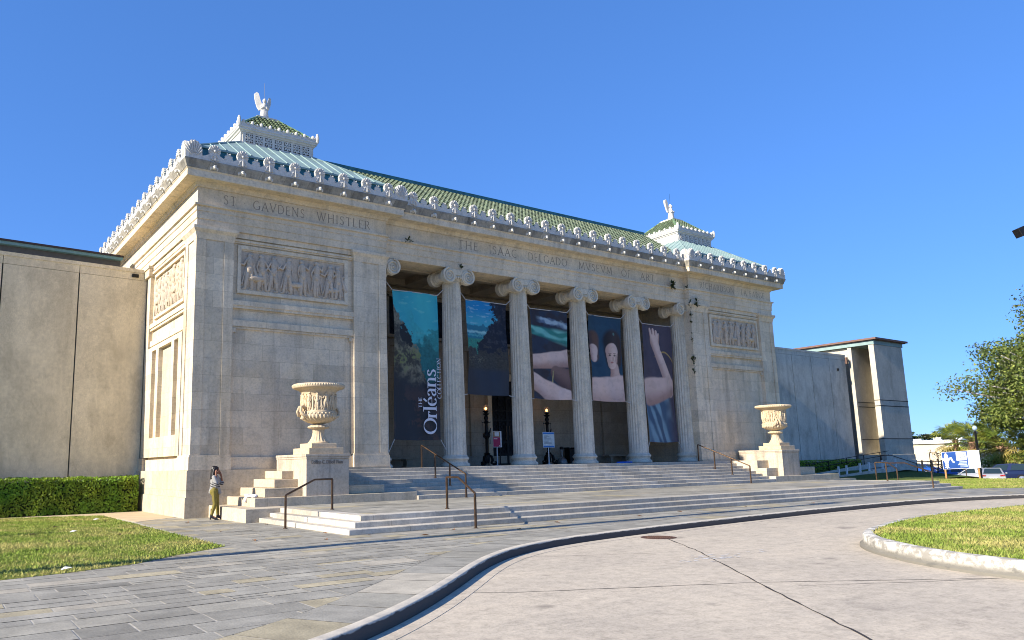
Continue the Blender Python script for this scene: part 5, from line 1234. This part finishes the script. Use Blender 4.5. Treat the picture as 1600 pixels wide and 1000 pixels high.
def person():
    m=MB()
    hip={1:Vector((0,.085,.90)),-1:Vector((0,-.085,.90))}; knee={1:Vector((.06,.085,.50)),-1:Vector((.03,-.08,.50))}; ank={1:Vector((.09,.10,.12)),-1:Vector((-.07,-.09,.12))}
    m.caps_((0,0,.93),(0,0,1.08),.135,.115); m.caps_((0,0,1.08),(.0,0,1.26),.115,.135); m.caps_((0,.10,1.33),(0,-.10,1.33),.075,.075); m.caps_((-.005,0,1.34),(.02,0,1.47),.055,.05)
    m.ell((.035,0,1.545),(.095,.075,.115)); m.ell((.07,0,1.49),(.06,.05,.055)); m.caps_((.125,0,1.545),(.14,0,1.515),.010,.016); m.ell((.115,0,1.485),(.02,.028,.012)); m.ell((.11,0,1.455),(.028,.03,.022))
    for s in(-1,1):
        m.ell((.03,s*.077,1.535),(.018,.012,.03)); m.ell((.112,s*.033,1.558),(.014,.018,.010))
        m.caps_(hip[s],knee[s],.10,.065); m.caps_(knee[s],ank[s],.065,.04); m.caps_(ank[s],ank[s]+Vector((.13,0,-.055)),.038,.03)
    # arms: both bent, hands at the ears
    J={-1:[Vector((0,-.17,1.33)),Vector((.10,-.24,1.10)),Vector((.05,-.125,1.42)),Vector((.045,-.105,1.50))],1:[Vector((0,.17,1.33)),Vector((.20,.17,1.12)),Vector((.17,.09,1.38)),Vector((.145,.065,1.45))]}
    for s in(-1,1):
        a,b,c,d=J[s]; m.caps_(a,b,.052,.042); m.caps_(b,c,.042,.028); m.caps_(c,d,.032,.036)
        ax=(d-c).normalized(); sd_=ax.cross(Vector((0,s,0))).normalized()
        for i,(f,l) in enumerate(((-1.5,.055),(-.5,.07),(.5,.072),(1.5,.06))):
            p=d+ax*.02+sd_*f*.017; q=p+ax*l*.55+Vector((0,-s*.004,0)); m.caps_(p,q,.0095,.009,None,6); m.caps_(q,q+ax*l*.3+Vector((0,-s*.025,0)),.009,.007,None,6)
        p=d-ax*.01+sd_*.034; m.caps_(p,p+sd_*.03+ax*.035,.011,.008,None,6)
    b=m.build('person',SKIN); remesh(b,.0075,2); b.location=(.42,-1.42,0); b.rotation_euler=(0,0,R(-30))
    tag(b,'woman in striped grey top and olive trousers, hands raised to her ears','person')
    m=MB(); m.ell((.0,0,1.57),(.115,.10,.125)); m.caps_((-.05,0,1.60),(-.09,0,1.28),.10,.085); m.caps_((-.02,-.07,1.56),(-.06,-.09,1.30),.05,.055); m.caps_((-.02,.07,1.56),(-.06,.09,1.30),.05,.055); m.ell((.03,0,1.62),(.08,.078,.05))
    h=m.build('hair',HAIR,b,False,True); remesh(h,.010,2)
    m=MB(); m.caps_((0,0,.99),(0,0,1.12),.165,.15); m.caps_((0,0,1.1),(0,0,1.27),.145,.155); m.caps_((0,.11,1.32),(0,-.11,1.32),.09,.09)
    m.caps_((-.05,-.03,1.0),(-.13,-.05,.86),.11,.06); m.caps_((.07,.02,1.0),(.15,.03,.84),.10,.065)
    for s in(-1,1): a,bb=J[s][0],J[s][1]; m.caps_(a,a+(bb-a)*.86,.075,.085)
    h=m.build('striped_top',KN,b,False,True); remesh(h,.012,3)
    m=MB(); m.caps_((0,.04,.95),(0,-.04,.95),.135,.135); m.caps_((-.04,.05,.88),(-.04,-.05,.88),.125,.125)
    for s in(-1,1): m.caps_(hip[s],knee[s],.112,.072); m.caps_(knee[s],ank[s]+Vector((0,0,.03)),.073,.050)
    h=m.build('trousers',OLIVE,b,False,True); remesh(h,.011,2)
    for s in(-1,1):
        m=MB(); a=ank[s]; f=Vector((a.x+.15,a.y,.028)); m.caps_((a.x,a.y,.10),(f.x,f.y,.035),.048,.036); m.caps_((f.x-.02,f.y,.03),(f.x+.06,f.y,.024),.038,.026); m.caps_((a.x-.025,a.y,.085),(a.x-.035,a.y,.012),.028,.016); m.caps_((a.x,a.y,.10),(a.x,a.y,.17),.05,.048)
        h=m.build('shoe',SHOE,b,False,True); remesh(h,.008,1)
person()
m=MB(); rng=random.Random(2)
for i in range(9): m.ell((1.42+rng.uniform(-.08,.14),-2.0+rng.uniform(-.35,.35),.70+rng.uniform(.0,.05)),(.10,.16,.05))
m.caps_((1.27,-1.95,.68),(1.22,-2.0,.56),.06,.045)
o=m.build('cloth_bundle',plain('white_cloth',(.62,.60,.60),.9,0,.12,12.)); remesh(o,.02,2); tag(o,'crumpled white cloth lying on the ledge right of the woman','cloth')
# ================================================================== plants growing on the stone
PL=plain('weed_leaf',(.035,.05,.016),.7,0,.4,8.)
def weed(x,y,z,s,label,n=26,seed=0):
    r=random.Random(seed); m=MB()
    for i in range(n):
        d=Vector((r.gauss(0,1),-abs(r.gauss(0,.6)),r.gauss(.1,.8))).normalized(); l=s*r.uniform(.4,1.1); a=d.cross(Vector((0,0,1))).normalized()*l*.22; p=Vector((r.gauss(0,s*.25),0,r.gauss(0,s*.3))); q=p+d*l
        m.add([p,p+d*l*.5+a,q,p+d*l*.5-a],[(0,1,2,3)])
    o=m.build('wall_weed',PL); o.location=(x,y,z); tag(o,label,'weed','weeds rooted in the facade'); return o
weed(11.62,.20,10.12,.17,'dark weed on top of the first free column capital',30,1)
weed(8.9,YC-.15,10.92,.22,'dark weed on the frieze ledge beside the left pavilion',20,2)
weed(25.85,YC-.15,10.95,.26,'largest weed tuft, on the frieze ledge near the right pavilion',60,3)
weed(27.35,-.15,10.08,.28,'dark weed on the right pavilion pilaster capital',36,4)
weed(26.98,.10,10.92,.16,'small flat weed in the inner corner of the frieze ledge',16,5)
for i,(z,s) in enumerate(((9.95,.26),(9.35,.22),(9.0,.16),(8.35,.13),(8.0,.18),(6.9,.30),(6.25,.28))):
    weed(27.0-.02*i,-.02,z,s*.8,['weed sprouting just under the pavilion capital','weed beside the right volute','small weed below the right volute','tiny weed high on the pilaster edge','weed halfway up the pilaster edge','bushy weed low on the pilaster edge','lowest weed on the pilaster edge'][i],24,10+i)
# ================================================================== litter
LF=plain('dry_leaf',(.22,.10,.04),.8,0,.4,9.); rng=random.Random(6)
for (x,y,z) in ((-.6,-2.0,.005),(.9,-8.4,.005),(1.5,-9.55,.005),(3.7,-9.9,.005),(-2.8,-3.2,.005),(4.9,-11.0,.005),(10.2,-10.2,.005),(.9,-4.6,.005),(1.3,-3.9,.14),(-1.1,-8.9,.005),(19.0,-10.4,.005),(7.0,-10.1,.005),(.2,-9.9,.005),(2.4,-10.6,.005),(-.9,-6.0,.005),(12.5,-9.8,.005),(15.8,-9.9,.005)):
    m=MB(); s=rng.uniform(.07,.12); a=rng.uniform(0,6); ca,sa=math.cos(a)*s,math.sin(a)*s
    m.add([(-ca,-sa,.0),(-sa*.5,ca*.5,.03),(ca,sa,.008),(sa*.5,-ca*.5,.025)],[(0,1,2,3)]); o=m.build('fallen_leaf',LF); o.location=(x,y,z); tag(o,'dry brown leaf lying on the grey paving or steps','leaf','dry leaves on the paving')
DL=plain('dark_leaf',(.07,.045,.025),.85,0,.4,9.)
for (x,y) in ((-2.9,3.2),(-2.2,1.9),(-2.6,-.2),(-3.6,.6),(-2.4,-4.4),(-3.3,-5.6),(-4.6,-6.6),(-4.2,-1.6),(-5.0,-3.9),(-5.4,-8.2)):
    m=MB(); s=rng.uniform(.06,.11); a=rng.uniform(0,6); ca,sa=math.cos(a)*s,math.sin(a)*s
    m.add([(-ca,-sa,.0),(-sa*.6,ca*.6,.03),(ca,sa,.01),(sa*.6,-ca*.6,.03)],[(0,1,2,3)]); o=m.build('fallen_leaf',DL); o.location=(x,y,.055); tag(o,'dark fallen leaf lying on the sunlit lawn left of the paving','leaf','fallen leaves on the lawn')
PAP=plain('white_paper',(.7,.7,.7),.8)
for (x,y,l) in ((-2.6,1.3,'small white paper scrap on the lawn nearest the hedge'),(-4.0,-3.4,'white paper scrap lying in the middle of the lawn'),(-5.35,-11.55,'white paper scrap at the lawn edge by the paving')):
    m=MB(); m.add([(-.09,-.06,.0),(.08,-.07,.03),(.10,.06,.01),(-.02,.04,.04),(-.07,.07,.0)],[(0,1,3),(1,2,3),(3,4,0)]); o=m.build('paper_scrap',PAP); o.location=(x,y,.03); tag(o,l,'paper')
# ================================================================== poles just outside the frame (their shadows cross the lawn and paving)
def flagpole(x,y,h,label,head):
    o=empty('flag_pole' if not head else 'lamp_post',(x,y,0),label,'pole'); m=MB(); m.lathe([(.26,0),(.26,.3),(.20,.34),(.15,h)],(0,0,0),12); m.build('pole',M['black'],o,True,True)
    m=MB()
    if head: m.obox((.30,0,h+.02),(.5,0,0),(0,.26,0),(0,0,.14)); m.tube([(0,0,h-.3),(.15,0,h)],.05,6)
    else: m.ell((0,0,h+.12),(.14,.14,.14),None,12,8)
    m.build('lamp_head' if head else 'finial',M['black'],o,False,True)
TN=math.tan(R(SUN_EL))
flagpole(-12.5,-11.2,(19.1+12.5)*TN-.1,'tall dark lamp post left of the photo, casting the long thin shadow across the paving',True)
flagpole(-11.0,-3.1,(-4.7+11.0)*TN,'short dark post left of the photo, shading the lawn',False)
# street lamp whose head reaches in at the right edge
o=empty('street_lamp',(18.6,-19.7,.1),'grey street lamp head reaching in at the right edge against the sky','street lamp')
m=MB(); pd=RT.normalized(); base=Vector((0,0,0)); p0=Vector((16.50,-18.27,7.43))-Vector((18.6,-19.7,.1)); m.tube([(0,0,0),(0,0,6.6),Vector((0,0,7.2))*1+p0*.0,p0*.25+Vector((0,0,7.55))*.75],[.09,.07,.06,.045],8); m.build('pole',plain('grey_steel',(.25,.25,.25),.4,.6),o,40,True)
d=(Vector((p0.x,p0.y,0))).normalized(); m=MB(); sdv=Vector((-d.y,d.x,0)); dd=(d+Vector((0,0,-.42))).normalized(); up_=sdv.cross(dd)
m.obox(p0-dd*.02,dd*.14,sdv*.12,up_*.12); m.build('lamp_head',M['black'],o,False,True,.01); m=MB(); m.tube([p0-dd*.16,p0-dd*.45,p0*.25+Vector((0,0,7.55))*.75],.035,6); m.build('lamp_arm',plain('pale_steel',(.55,.55,.55),.4,.3),o,False,True)
# ================================================================== notice board on the far lawn
o=empty('billboard',(51.5,-2.4,-.6),'blue and white sign board with white fleur-de-lis on two timber posts','sign')
def BX(u,v,w=0): # u: 0 left .. 1 right, v: 0..1
    return Vector((51.5-.02-w,-1.27-2.26*u,.58+1.17*v+.10*u))
m=MB(); m.add([BX(0,0),BX(1,0),BX(1,1),BX(0,1),BX(0,0,-.05),BX(1,0,-.05),BX(1,1,-.05),BX(0,1,-.05)],[(0,1,2,3),(7,6,5,4),(0,4,5,1),(1,5,6,2),(2,6,7,3),(3,7,4,0)]); bp=m.build('board_panel',whi,o)
m=MB(); m.add([BX(.012,.02,.006),BX(.69,.02,.006),BX(.69,.98,.006),BX(.012,.98,.006)],[(0,1,2,3)]); m.build('blue_field',plain('board_blue',(.014,.065,.27),.4,0,.15,2.),bp)
m=MB(); Q=lambda P,w=.010:m.add([BX(u,v,w) for u,v in P],[tuple(range(len(P)))])
Q([(.11,.24),(.095,.40),(.06,.62),(.068,.80),(.115,.97),(.165,.80),(.178,.62),(.145,.40),(.13,.24)])
Q([(.10,.24),(.06,.42),(.03,.55),(.012,.58),(.012,.68),(.05,.62),(.085,.46),(.112,.28)],.0115); Q([(.128,.24),(.15,.46),(.19,.62),(.23,.69),(.27,.66),(.295,.52),(.31,.42),(.335,.43),(.33,.36),(.29,.34),(.262,.44),(.245,.55),(.22,.57),(.19,.48),(.15,.28)],.012)
Q([(.07,.27),(.17,.27),(.17,.18),(.07,.18)],.0125); Q([(.10,.18),(.06,.11),(.045,.06),(.08,.10),(.105,.07),(.12,.02),(.135,.07),(.16,.10),(.19,.06),(.17,.11),(.14,.18)],.013)
m.build('lily_emblem',whi,bp)
m=MB(); q=lambda a,b,c,d,w=.010:m.add([BX(a,c,w),BX(b,c,w),BX(b,d,w),BX(a,d,w)],[(0,1,2,3)])
q(.39,.665,.47,.94); m.build('text_block',whi,bp)
def btext(s,u,v,h,wd,mat,w=.014):
    try:
        cu=bpy.data.curves.new('t','FONT'); cu.body=s; cu.size=1; to=bpy.data.objects.new('t',cu); me=bpy.data.meshes.new_from_object(to); xm=max(p.co.x for p in me.vertices); ym=max(p.co.y for p in me.vertices)
        for p in me.vertices: p.co=BX(u+wd*p.co.x/xm,v+h*p.co.y/ym,w)
        me.materials.append(mat); ob=bpy.data.objects.new('lettering',me); COL.objects.link(ob); attach(ob,bp); bpy.data.objects.remove(to)
    except Exception as ex: print('btext',ex)
bb=bpy.data.materials['board_blue']
btext('NEW DAY',.40,.84,.075,.25,bb); btext('NEW',.40,.62,.19,.25,bb); btext('ORLEANS',.40,.50,.085,.25,bb)
m=MB()
for i in range(3): q(.46-.02*i,.66,.36-.075*i,.41-.075*i)
for i in range(2): q(.47,.67,.14-.06*i,.17-.06*i)
m.build('text_line',pal,bp)
m=MB()
for i,(a,wd_) in enumerate(((.80,.09),(.76,.18),(.74,.22),(.79,.12),(.81,.08),(.80,.10),(.80,.10),(.79,.12),(.80,.10),(.79,.12))): q(a,a+wd_,.86-.075*i,.875-.075*i,.006)
m.build('text_line',plain('faint_ink',(.45,.47,.5),.6),bp)
for yy in (-1.36,-3.36):
    m=MB(); m.box(51.54,51.64,yy-.05,yy+.05,-1.3,1.75); m.build('post',M['wood'],o)
# ================================================================== cars
TYRE=plain('tyre_rubber',(.015,.015,.015),.8); RIM=plain('alloy',(.5,.5,.5),.3,.8); GL_=plain('tinted_glass',(.02,.035,.04),.08,0,.1,2.,0,.6); REDL=plain('red_lens',(.45,.01,.012),.2); LENS=plain('clear_lens',(.6,.6,.6),.15)
def paint(n,c):
    t=NT(n); t.b.inputs['Coat Weight'].default_value=.6; t.b.inputs['Coat Roughness'].default_value=.06; return t.fin(c,.35,.4,.5)
def car(loc,rz,mat,label,suv=False):
    o=empty('parked_car',loc,label,'car','cars parked beyond the far lawn',rz); Lh=2.3; hw=.89 if not suv else .93
    if suv: prof=[(-2.28,.45,.95),(-2.2,.36,1.08),(-1.5,.32,1.10),(0,.30,1.08),(.95,.30,1.06),(1.7,.32,1.0),(2.15,.38,.88),(2.3,.5,.72)]; cab=[(-2.15,1.08),(1.15,1.06),(.25,1.66),(-1.75,1.68)]
    else: prof=[(-2.3,.42,.88),(-2.2,.34,.98),(-1.6,.30,1.0),(0,.28,.94),(.9,.28,.92),(1.7,.30,.84),(2.15,.36,.72),(2.32,.46,.60)]; cab=[(-1.75,.99),(1.05,.92),(.30,1.40),(-.95,1.43)]
    m=MB(); vs=[]; k=10
    for (x,zb,zt) in prof:
        e=1-.10*(abs(x)/2.3)**4; w_=hw*e; zm=(zb+zt)/2
        vs+=[(x,-w_*.80,zb),(x,-w_*.97,zb+.10),(x,-w_,zm),(x,-w_*.97,zt-.08),(x,-w_*.86,zt),(x,w_*.86,zt),(x,w_*.97,zt-.08),(x,w_,zm),(x,w_*.97,zb+.10),(x,w_*.80,zb)]
    n=len(prof); m.add(vs,[(i*k+j,i*k+(j+1)%k,(i+1)*k+(j+1)%k,(i+1)*k+j) for i in range(n-1) for j in range(k)]+[tuple(range(k)),tuple(range((n-1)*k+k-1,(n-1)*k-1,-1))])
    (x0,z0),(x1,z1),(x2,z2),(x3,z3)=cab; wb,wt=hw*.86,hw*.68
    C=[(x0,-wb,z0-.03),(x1,-wb,z1-.03),(x1,wb,z1-.03),(x0,wb,z0-.03),(x3,-wt,z3),(x2,-wt,z2),(x2,wt,z2),(x3,wt,z3)]
    mid=(x2+x3)/2; m.add(C[:4]+[(x3,-wt,z3-.02),(x2,-wt,z2-.02),(x2,wt,z2-.02),(x3,wt,z3-.02),(mid,-wt*.9,max(z2,z3)+.03),(mid,wt*.9,max(z2,z3)+.03)],[(0,1,5,8,4),(1,2,6,9,8,5)[0:4],(2,3,7,9,6),(3,0,4,7),(1,2,6,5),(4,8,9,7),(8,5,6,9)])
    m.build('car_body',mat,o,30,True)
    V=lambda i:Vector(C[i])
    def pane(a,b,c,d,ins,nm='window',off=.012):
        a,b,c,d=map(Vector,(a,b,c,d)); ctr=(a+b+c+d)/4; nn=(b-a).cross(d-a).normalized()
        if nn.dot(ctr-Vector((0,0,.8)))<0: nn=-nn
        m=MB(); f=[ctr+(p-ctr)*ins+nn*off for p in (a,b,c,d)]; g=[p-nn*.01 for p in f]; m.add(f+g,[(0,1,2,3),(7,6,5,4),(0,4,5,1),(1,5,6,2),(2,6,7,3),(3,7,4,0)]); return m.build(nm,GL_,o,False,True)
    for s,(a,b,c,d) in ((-1,(0,1,5,4)),(1,(3,2,6,7))):
        A,B,Cc,D=V(a),V(b),V(c),V(d); mB=A+(B-A)*.5; mT=D+(Cc-D)*.52
        pane(A,mB,mT,D,.80); pane(mB,B,Cc,mT,.80)
    pane(V(1),V(2),V(6),V(5),.86,'windscreen'); pane(V(0),V(3),V(7),V(4),.82,'rear_window')
    for s in(-1,1):
        for x in (-1.38,1.40):
            r=.33 if not suv else .37
            w=empty('wheel',(x,s*(hw-.10),r),None,None); w.parent=o
            m=MB(); m.lathe([(r*.62,-.11),(r*.92,-.11),(r,-.07),(r,.07),(r*.92,.11),(r*.62,.11)],(0,0,0),24,caps=False); mm=m; tm=MB(); tm.add([(x_,z_,y_) for x_,y_,z_ in mm.v],mm.f); tm.build('tyre',TYRE,w,40,True)
            rm=MB(); rm.lathe([(.05,s*.10),(r*.25,s*.095),(r*.60,s*.09),(r*.63,s*.105),(r*.63,-s*.05)],(0,0,0),20); q_=MB(); q_.add([(x_,z_,y_) for x_,y_,z_ in rm.v],rm.f); q_.build('rim',RIM,w,40,True)
        m=MB(); m.obox((-2.24,s*hw*.68,.84 if not suv else .98),(.06,0,0),(0,.17,0),(0,0,.075 if not suv else .16)); m.build('tail_light',REDL,o,False,True,.02)
        m=MB(); m.obox((2.16,s*hw*.66,.66 if not suv else .8),(.10,0,0),(0,.15,0),(0,0,.06)); m.build('headlight',LENS,o,False,True,.02)
        m=MB(); m.ell((.95,s*(hw+.08),.98 if not suv else 1.12),(.06,.10,.06)); m.build('wing_mirror',mat,o,True,True)
    m=MB(); m.box(-2.345,-2.30,-.26,.26,.62,.73); m.build('number_plate',whi,o,False,True)
    return o
SIL=paint('silver_paint',(.42,.43,.45)); NAV=paint('navy_paint',(.012,.022,.075)); BLU=paint('blue_paint',(.02,.10,.40)); 
car((75.0,3.8,-1.04),R(117),NAV,'dark blue suv parked side-on at the right edge of the photo',True)
car((70.6,4.4,-1.06),R(114),SIL,'silver sedan parked side-on behind the left half of the sign board')
car((67.2,1.6,-1.03),R(21),SIL,'silver car seen from behind with red tail lights, right of the sign board post')
car((74.5,7.6,-1.05),R(80),BLU,'blue car mostly hidden behind the silver sedan')
car((104,23.2,-1.1),R(80),BLU,'small bright blue car far off below the cream building')
# ================================================================== trees
def leafquad(m,p,s,r,col,flat=0.):
    nn=Vector((r.gauss(0,1),r.gauss(0,1),r.gauss(flat,1))).normalized(); a=nn.orthogonal().normalized(); b=nn.cross(a); t_=r.uniform(0,PI); a,b=a*math.cos(t_)+b*math.sin(t_),-a*math.sin(t_)+b*math.cos(t_)
    m.add([p-a*s,p+b*s*.55,p+a*s,p-b*s*.55],[(0,1,2,3)],col)
def broad_tree(loc,rad,h,trunk,label,n,seed,pal,leaf=.2,clumps=90,cat='tree',name='oak_tree',group=None,squash=.62,zc=None,bias=-2,low=-.75,bark='bark',cl=(.085,.16)):
    r=random.Random(seed); o=empty(name,loc,label,cat,group); zc=zc or h-rad*squash*.95; tm=MB(); lm=MB()
    tm.tube([(0,0,-.3),(.1,0,h*.16),(0,.1,h*.32)],[trunk*1.3,trunk,trunk*.8],10)
    for i in range(clumps):
        while True:
            d=Vector((r.uniform(-1,1),r.uniform(-1,1),r.uniform(low,1)))
            if .35<d.length<1 and (d.y>bias or r.random()<.22): break
        k=.74+.50*noise.noise(d*2.6+Vector((seed,0,0)))+.10*r.random()
        c=Vector((d.x*rad*k,d.y*rad*k,zc+d.z*rad*squash*k)); cr=rad*r.uniform(*cl)
        mid=Vector((c.x*.45,c.y*.45,h*.30+(c.z-h*.3)*.55))+Vector((r.gauss(0,.3),r.gauss(0,.3),r.gauss(0,.3)))
        tm.tube([(0,.05,h*.28),tuple(mid*.55+Vector((0,0,h*.13))),tuple(mid),tuple(c)],[trunk*.5,trunk*.34,trunk*.22,trunk*.09],5)
        g0=r.uniform(.5,1.5)
        for q in range(n//clumps):
            e=Vector((max(-1.1,min(1.1,r.gauss(0,.55))),max(-1.1,min(1.1,r.gauss(0,.55))),max(-.8,min(.8,r.gauss(0,.42)))))*cr; g=g0*r.uniform(.7,1.3); f=r.random(); col=tuple((pal[0][j]*(1-f)+pal[1][j]*f)*g for j in range(3))
            leafquad(lm,c+e,leaf*r.uniform(.6,1.3),r,col,.6)
    tm.build('trunk',M[bark],o,True,True); lm.build('crown',M['leafd'],o,False,True); return o
GP=((.07,.115,.022),(.22,.25,.055))
broad_tree((84,-4.0,-1.3),13.4,15.4,.5,'large spreading live oak with grey limbs at the right edge of the photo',170000,3,GP,.14,640,squash=.72,zc=8.7,bias=-.15,low=-.42,bark='greybark',cl=(.075,.13))
def palm(x,y,h,label,seed,s=1.):
    r=random.Random(seed); y=-25.6+(y+25.6)*(x+17.5)/(x+7.5); x+=10; s*=1.12
    r=random.Random(seed); o=empty('fan_palm',(x,y,-1.3),label,'palm','fan palms behind the cars'); m=MB(); m.tube([(0,0,0),(.05,0,h*.5),(0,0,h)],[.20*s,.19*s,.16*s],8)
    for i in range(26): a=r.uniform(0,6.28); z=r.uniform(h*.3,h); m.caps_((.17*s*math.cos(a),.17*s*math.sin(a),z),(.30*s*math.cos(a),.30*s*math.sin(a),z+.22*s),.045*s,.03*s,None,5)
    m.build('trunk',plain('palm_bark',(.27,.16,.10),.9,0,.4,6.),o,False,True) if 'palm_bark' not in bpy.data.materials else m.build('trunk',bpy.data.materials['palm_bark'],o,False,True)
    m=MB()
    for i in range(44):
        a=r.uniform(0,2*PI); el=r.uniform(-.9,1.35); d=Vector((math.cos(a)*math.cos(el),math.sin(a)*math.cos(el),math.sin(el))); L_=s*r.uniform(.7,1.1); c0=Vector((0,0,h)); c=c0+d*L_
        m.tube([c0,c],.014*s,4,(.16,.17,.05)); side=d.cross(Vector((0,0,1))).normalized() if abs(d.z)<.95 else Vector((1,0,0)); g=r.uniform(.6,1.3); old=r.random()<(.35 if el<-.2 else .08); col=(.42*g,.33*g,.10*g) if old else ((.38*g,.41*g,.07*g) if r.random()<.6 else (.19*g,.27*g,.05*g))
        for k in range(13):
            b=R(-105+210*k/12); dd=(d*math.cos(b)+side*math.sin(b)).normalized(); l=s*r.uniform(.55,.8); dr=Vector((0,0,-.22*l)); w_=.035*s; pp=dd.cross(d) if abs(b)>.05 else side; sd2=dd.cross(d.cross(side)).normalized()*w_
            m.add([c,c+dd*l*.5+sd2,c+dd*l+dr,c+dd*l*.5-sd2],[(0,1,2,3)],col)
    m.build('crown',M['leafd'],o,False,True)
for i,(x,y,h,s,l) in enumerate(((73,6.3,3.4,1.15,'leftmost fan palm, bushy and yellow-green, just left of the sign board top'),(72,4.6,3.2,1.2,'fan palm directly behind the sign board'),(74,3.6,3.6,1.2,'fan palm right of the dark lamp post'),(71,2.0,2.7,1.2,'low fan palm with a bare reddish trunk behind the silver cars'),(73,.6,3.3,1.25,'fan palm with drooping yellow fronds left of the suv'),(71.5,-1.2,2.8,1.25,'fan palm behind the bonnet of the suv'),(73,-3.0,3.3,1.3,'fan palm behind the suv roof'),(72,-5.2,3.2,1.3,'fan palm at the right edge of the photo'))): palm(x,y,h+.9,l,40+i,s*1.2)
def shrub(x,y,z,w_,h,label,seed,n=900,pal=((.12,.18,.03),(.32,.32,.07))):
    y=-25.6+(y+25.6)*(x+17.5)/(x+7.5); x+=10; z+=.1
    r=random.Random(seed); o=empty('shrub',(x,y,z),label,'shrub','shrubs under the palms'); m=MB()
    for i in range(8): m.tube([(0,0,0),(r.gauss(0,w_*.2),r.gauss(0,w_*.2),h*.5),(r.gauss(0,w_*.4),r.gauss(0,w_*.4),h*.85)],[.03,.02,.01],4)
    m.build('stems',M['bark'],o,False,True); m=MB()
    for i in range(n):
        p=Vector((r.gauss(0,w_*.42),r.gauss(0,w_*.42),h*r.betavariate(2,1.6))); f=r.random(); g=r.uniform(.6,1.3); leafquad(m,p,r.uniform(.08,.17),r,tuple((pal[0][j]*(1-f)+pal[1][j]*f)*g for j in range(3)),.5)
    m.build('foliage',M['leafd'],o,False,True)
shrub(70,2.3,-1.2,1.6,2.3,'broad-leaved green shrub between the silver car and the suv',1); shrub(70,4.6,-1.2,1.7,2.2,'dark shrub behind the sign board',2); shrub(70.5,.2,-1.2,1.9,2.5,'dense shrub behind the suv',3); shrub(71,-2.4,-1.2,2.0,3.0,'dense shrub behind the suv tail at the edge of the photo',4)
# thin sapling left of the sign board
r=random.Random(77); o=empty('sapling',(57,1.5,-1.1),'thin leaning sapling with sparse leaves left of the sign board','tree'); m=MB(); m.tube([(0,.1,0),(0,-.05,1.0),(0,-.22,2.1),(0,-.25,2.7)],[.06,.05,.04,.02],6)
lm=MB()
for i in range(22):
    z=r.uniform(1.5,2.8); a=r.uniform(0,6.28); l=r.uniform(.3,1.0); p=Vector((0,-.2,z)); q=p+Vector((math.cos(a)*l,math.sin(a)*l,r.uniform(-.1,.5))); m.tube([p,q],[.015,.006],4)
    for k in range(9): leafquad(lm,p+(q-p)*r.uniform(.4,1.1)+Vector((r.gauss(0,.08),r.gauss(0,.08),r.gauss(0,.08))),r.uniform(.04,.08),r,(.07,.075,.03))
m.build('trunk',M['black'],o,False,True); lm.build('crown',M['leafd'],o,False,True)
# dark lamp post by the palms
o=empty('lamp_post',(60,-.28,-1.2),'black lamp post with a pale globe, standing right of the sign board','lamp post'); m=MB(); m.lathe([(.16,0),(.14,.5),(.09,.7),(.075,4.4),(.10,4.45),(.06,4.55)],(0,0,0),12); m.build('pole',M['black'],o,40,True); m=MB(); m.ell((0,0,4.74),(.17,.17,.20),None,12,8); m.build('lamp_globe',plain('pale_globe',(.35,.45,.55),.2),o,True,True)
# far cream building, fence, distant trees
o=empty('far_building',(132,40,-1.2),'long low cream building with a white roof edge far off right of the tower','building'); m=MB(); m.box(130,142,28.3,60,-1.2,3.3); m.build('wall',plain('cream_render',(.62,.52,.36),.9),o); m=MB(); m.box(129.6,142.4,27.9,60.4,3.301,3.55); m.box(129.8,142.2,28.1,60.2,3.551,3.85); m.build('roof_edge',WP,o)
m=MB()
for i in range(9): m.box(133+.3*i,133.4+.3*i,29+3.2*i,30.2+3.2*i,3.851,4.2+.2*(i%2))
m.build('roof_unit',WP,o)
o=empty('park_fence',(96,20,-1.2),'row of dark posts with a rail below the far cream building','fence')
m=MB()
for i in range(14): m.box(96,96.14,16+1.1*i,16.16+1.1*i,-1.2,.9)
m.build('post',M['black'],o); m=MB(); m.box(96.02,96.1,15.5,31,.25,.4); m.box(96.02,96.1,15.5,31,.7,.8); m.build('rail',M['black'],o)
for i,(x,y,rd,h) in enumerate(((160,43,5,8.0),(165,37.5,3.6,7.3),(158,49,4.5,7.6),(172,31.5,4,7.4))):
    broad_tree((x,y,-1.2),rd,h,.25,['dark rounded tree far off behind the cream building, nearest the tower','small dark tree far off in the middle behind the cream building','dark tree far off hidden partly by the tower','dark far tree right above the sign board'][i],2600,60+i,((.035,.06,.02),(.07,.09,.03)),.32,40,name='distant_tree',group='trees behind the far building')
r=random.Random(5); m=MB()
for i in range(9000):
    y=r.uniform(-170,75); x=185+r.uniform(-8,8)+.0006*(y+20)**2*0; hh=5.2+2.0*noise.noise((y*.08,0,1))+1.2*noise.noise((y*.31,0,2)); leafquad(m,Vector((x,y,-1.2+hh*r.betavariate(1.6,1.1))),r.uniform(.35,.8),r,mul((.05,.075,.025),r.uniform(.6,1.4)),.4)
tag(m.build('distant_wood',M['leafd']),'dark far-off belt of trees along the horizon','wood',kind='stuff')
m=MB()
for i in range(4000):
    y=r.uniform(40,120); x=-60+r.uniform(-150,10); leafquad(m,Vector((x,y,-1.2+6*r.betavariate(1.6,1.1))),r.uniform(.4,.9),r,mul((.05,.075,.025),r.uniform(.6,1.4)),.4)
tag(m.build('distant_wood',M['leafd']),'dark belt of trees beyond the left wing','wood',kind='stuff')
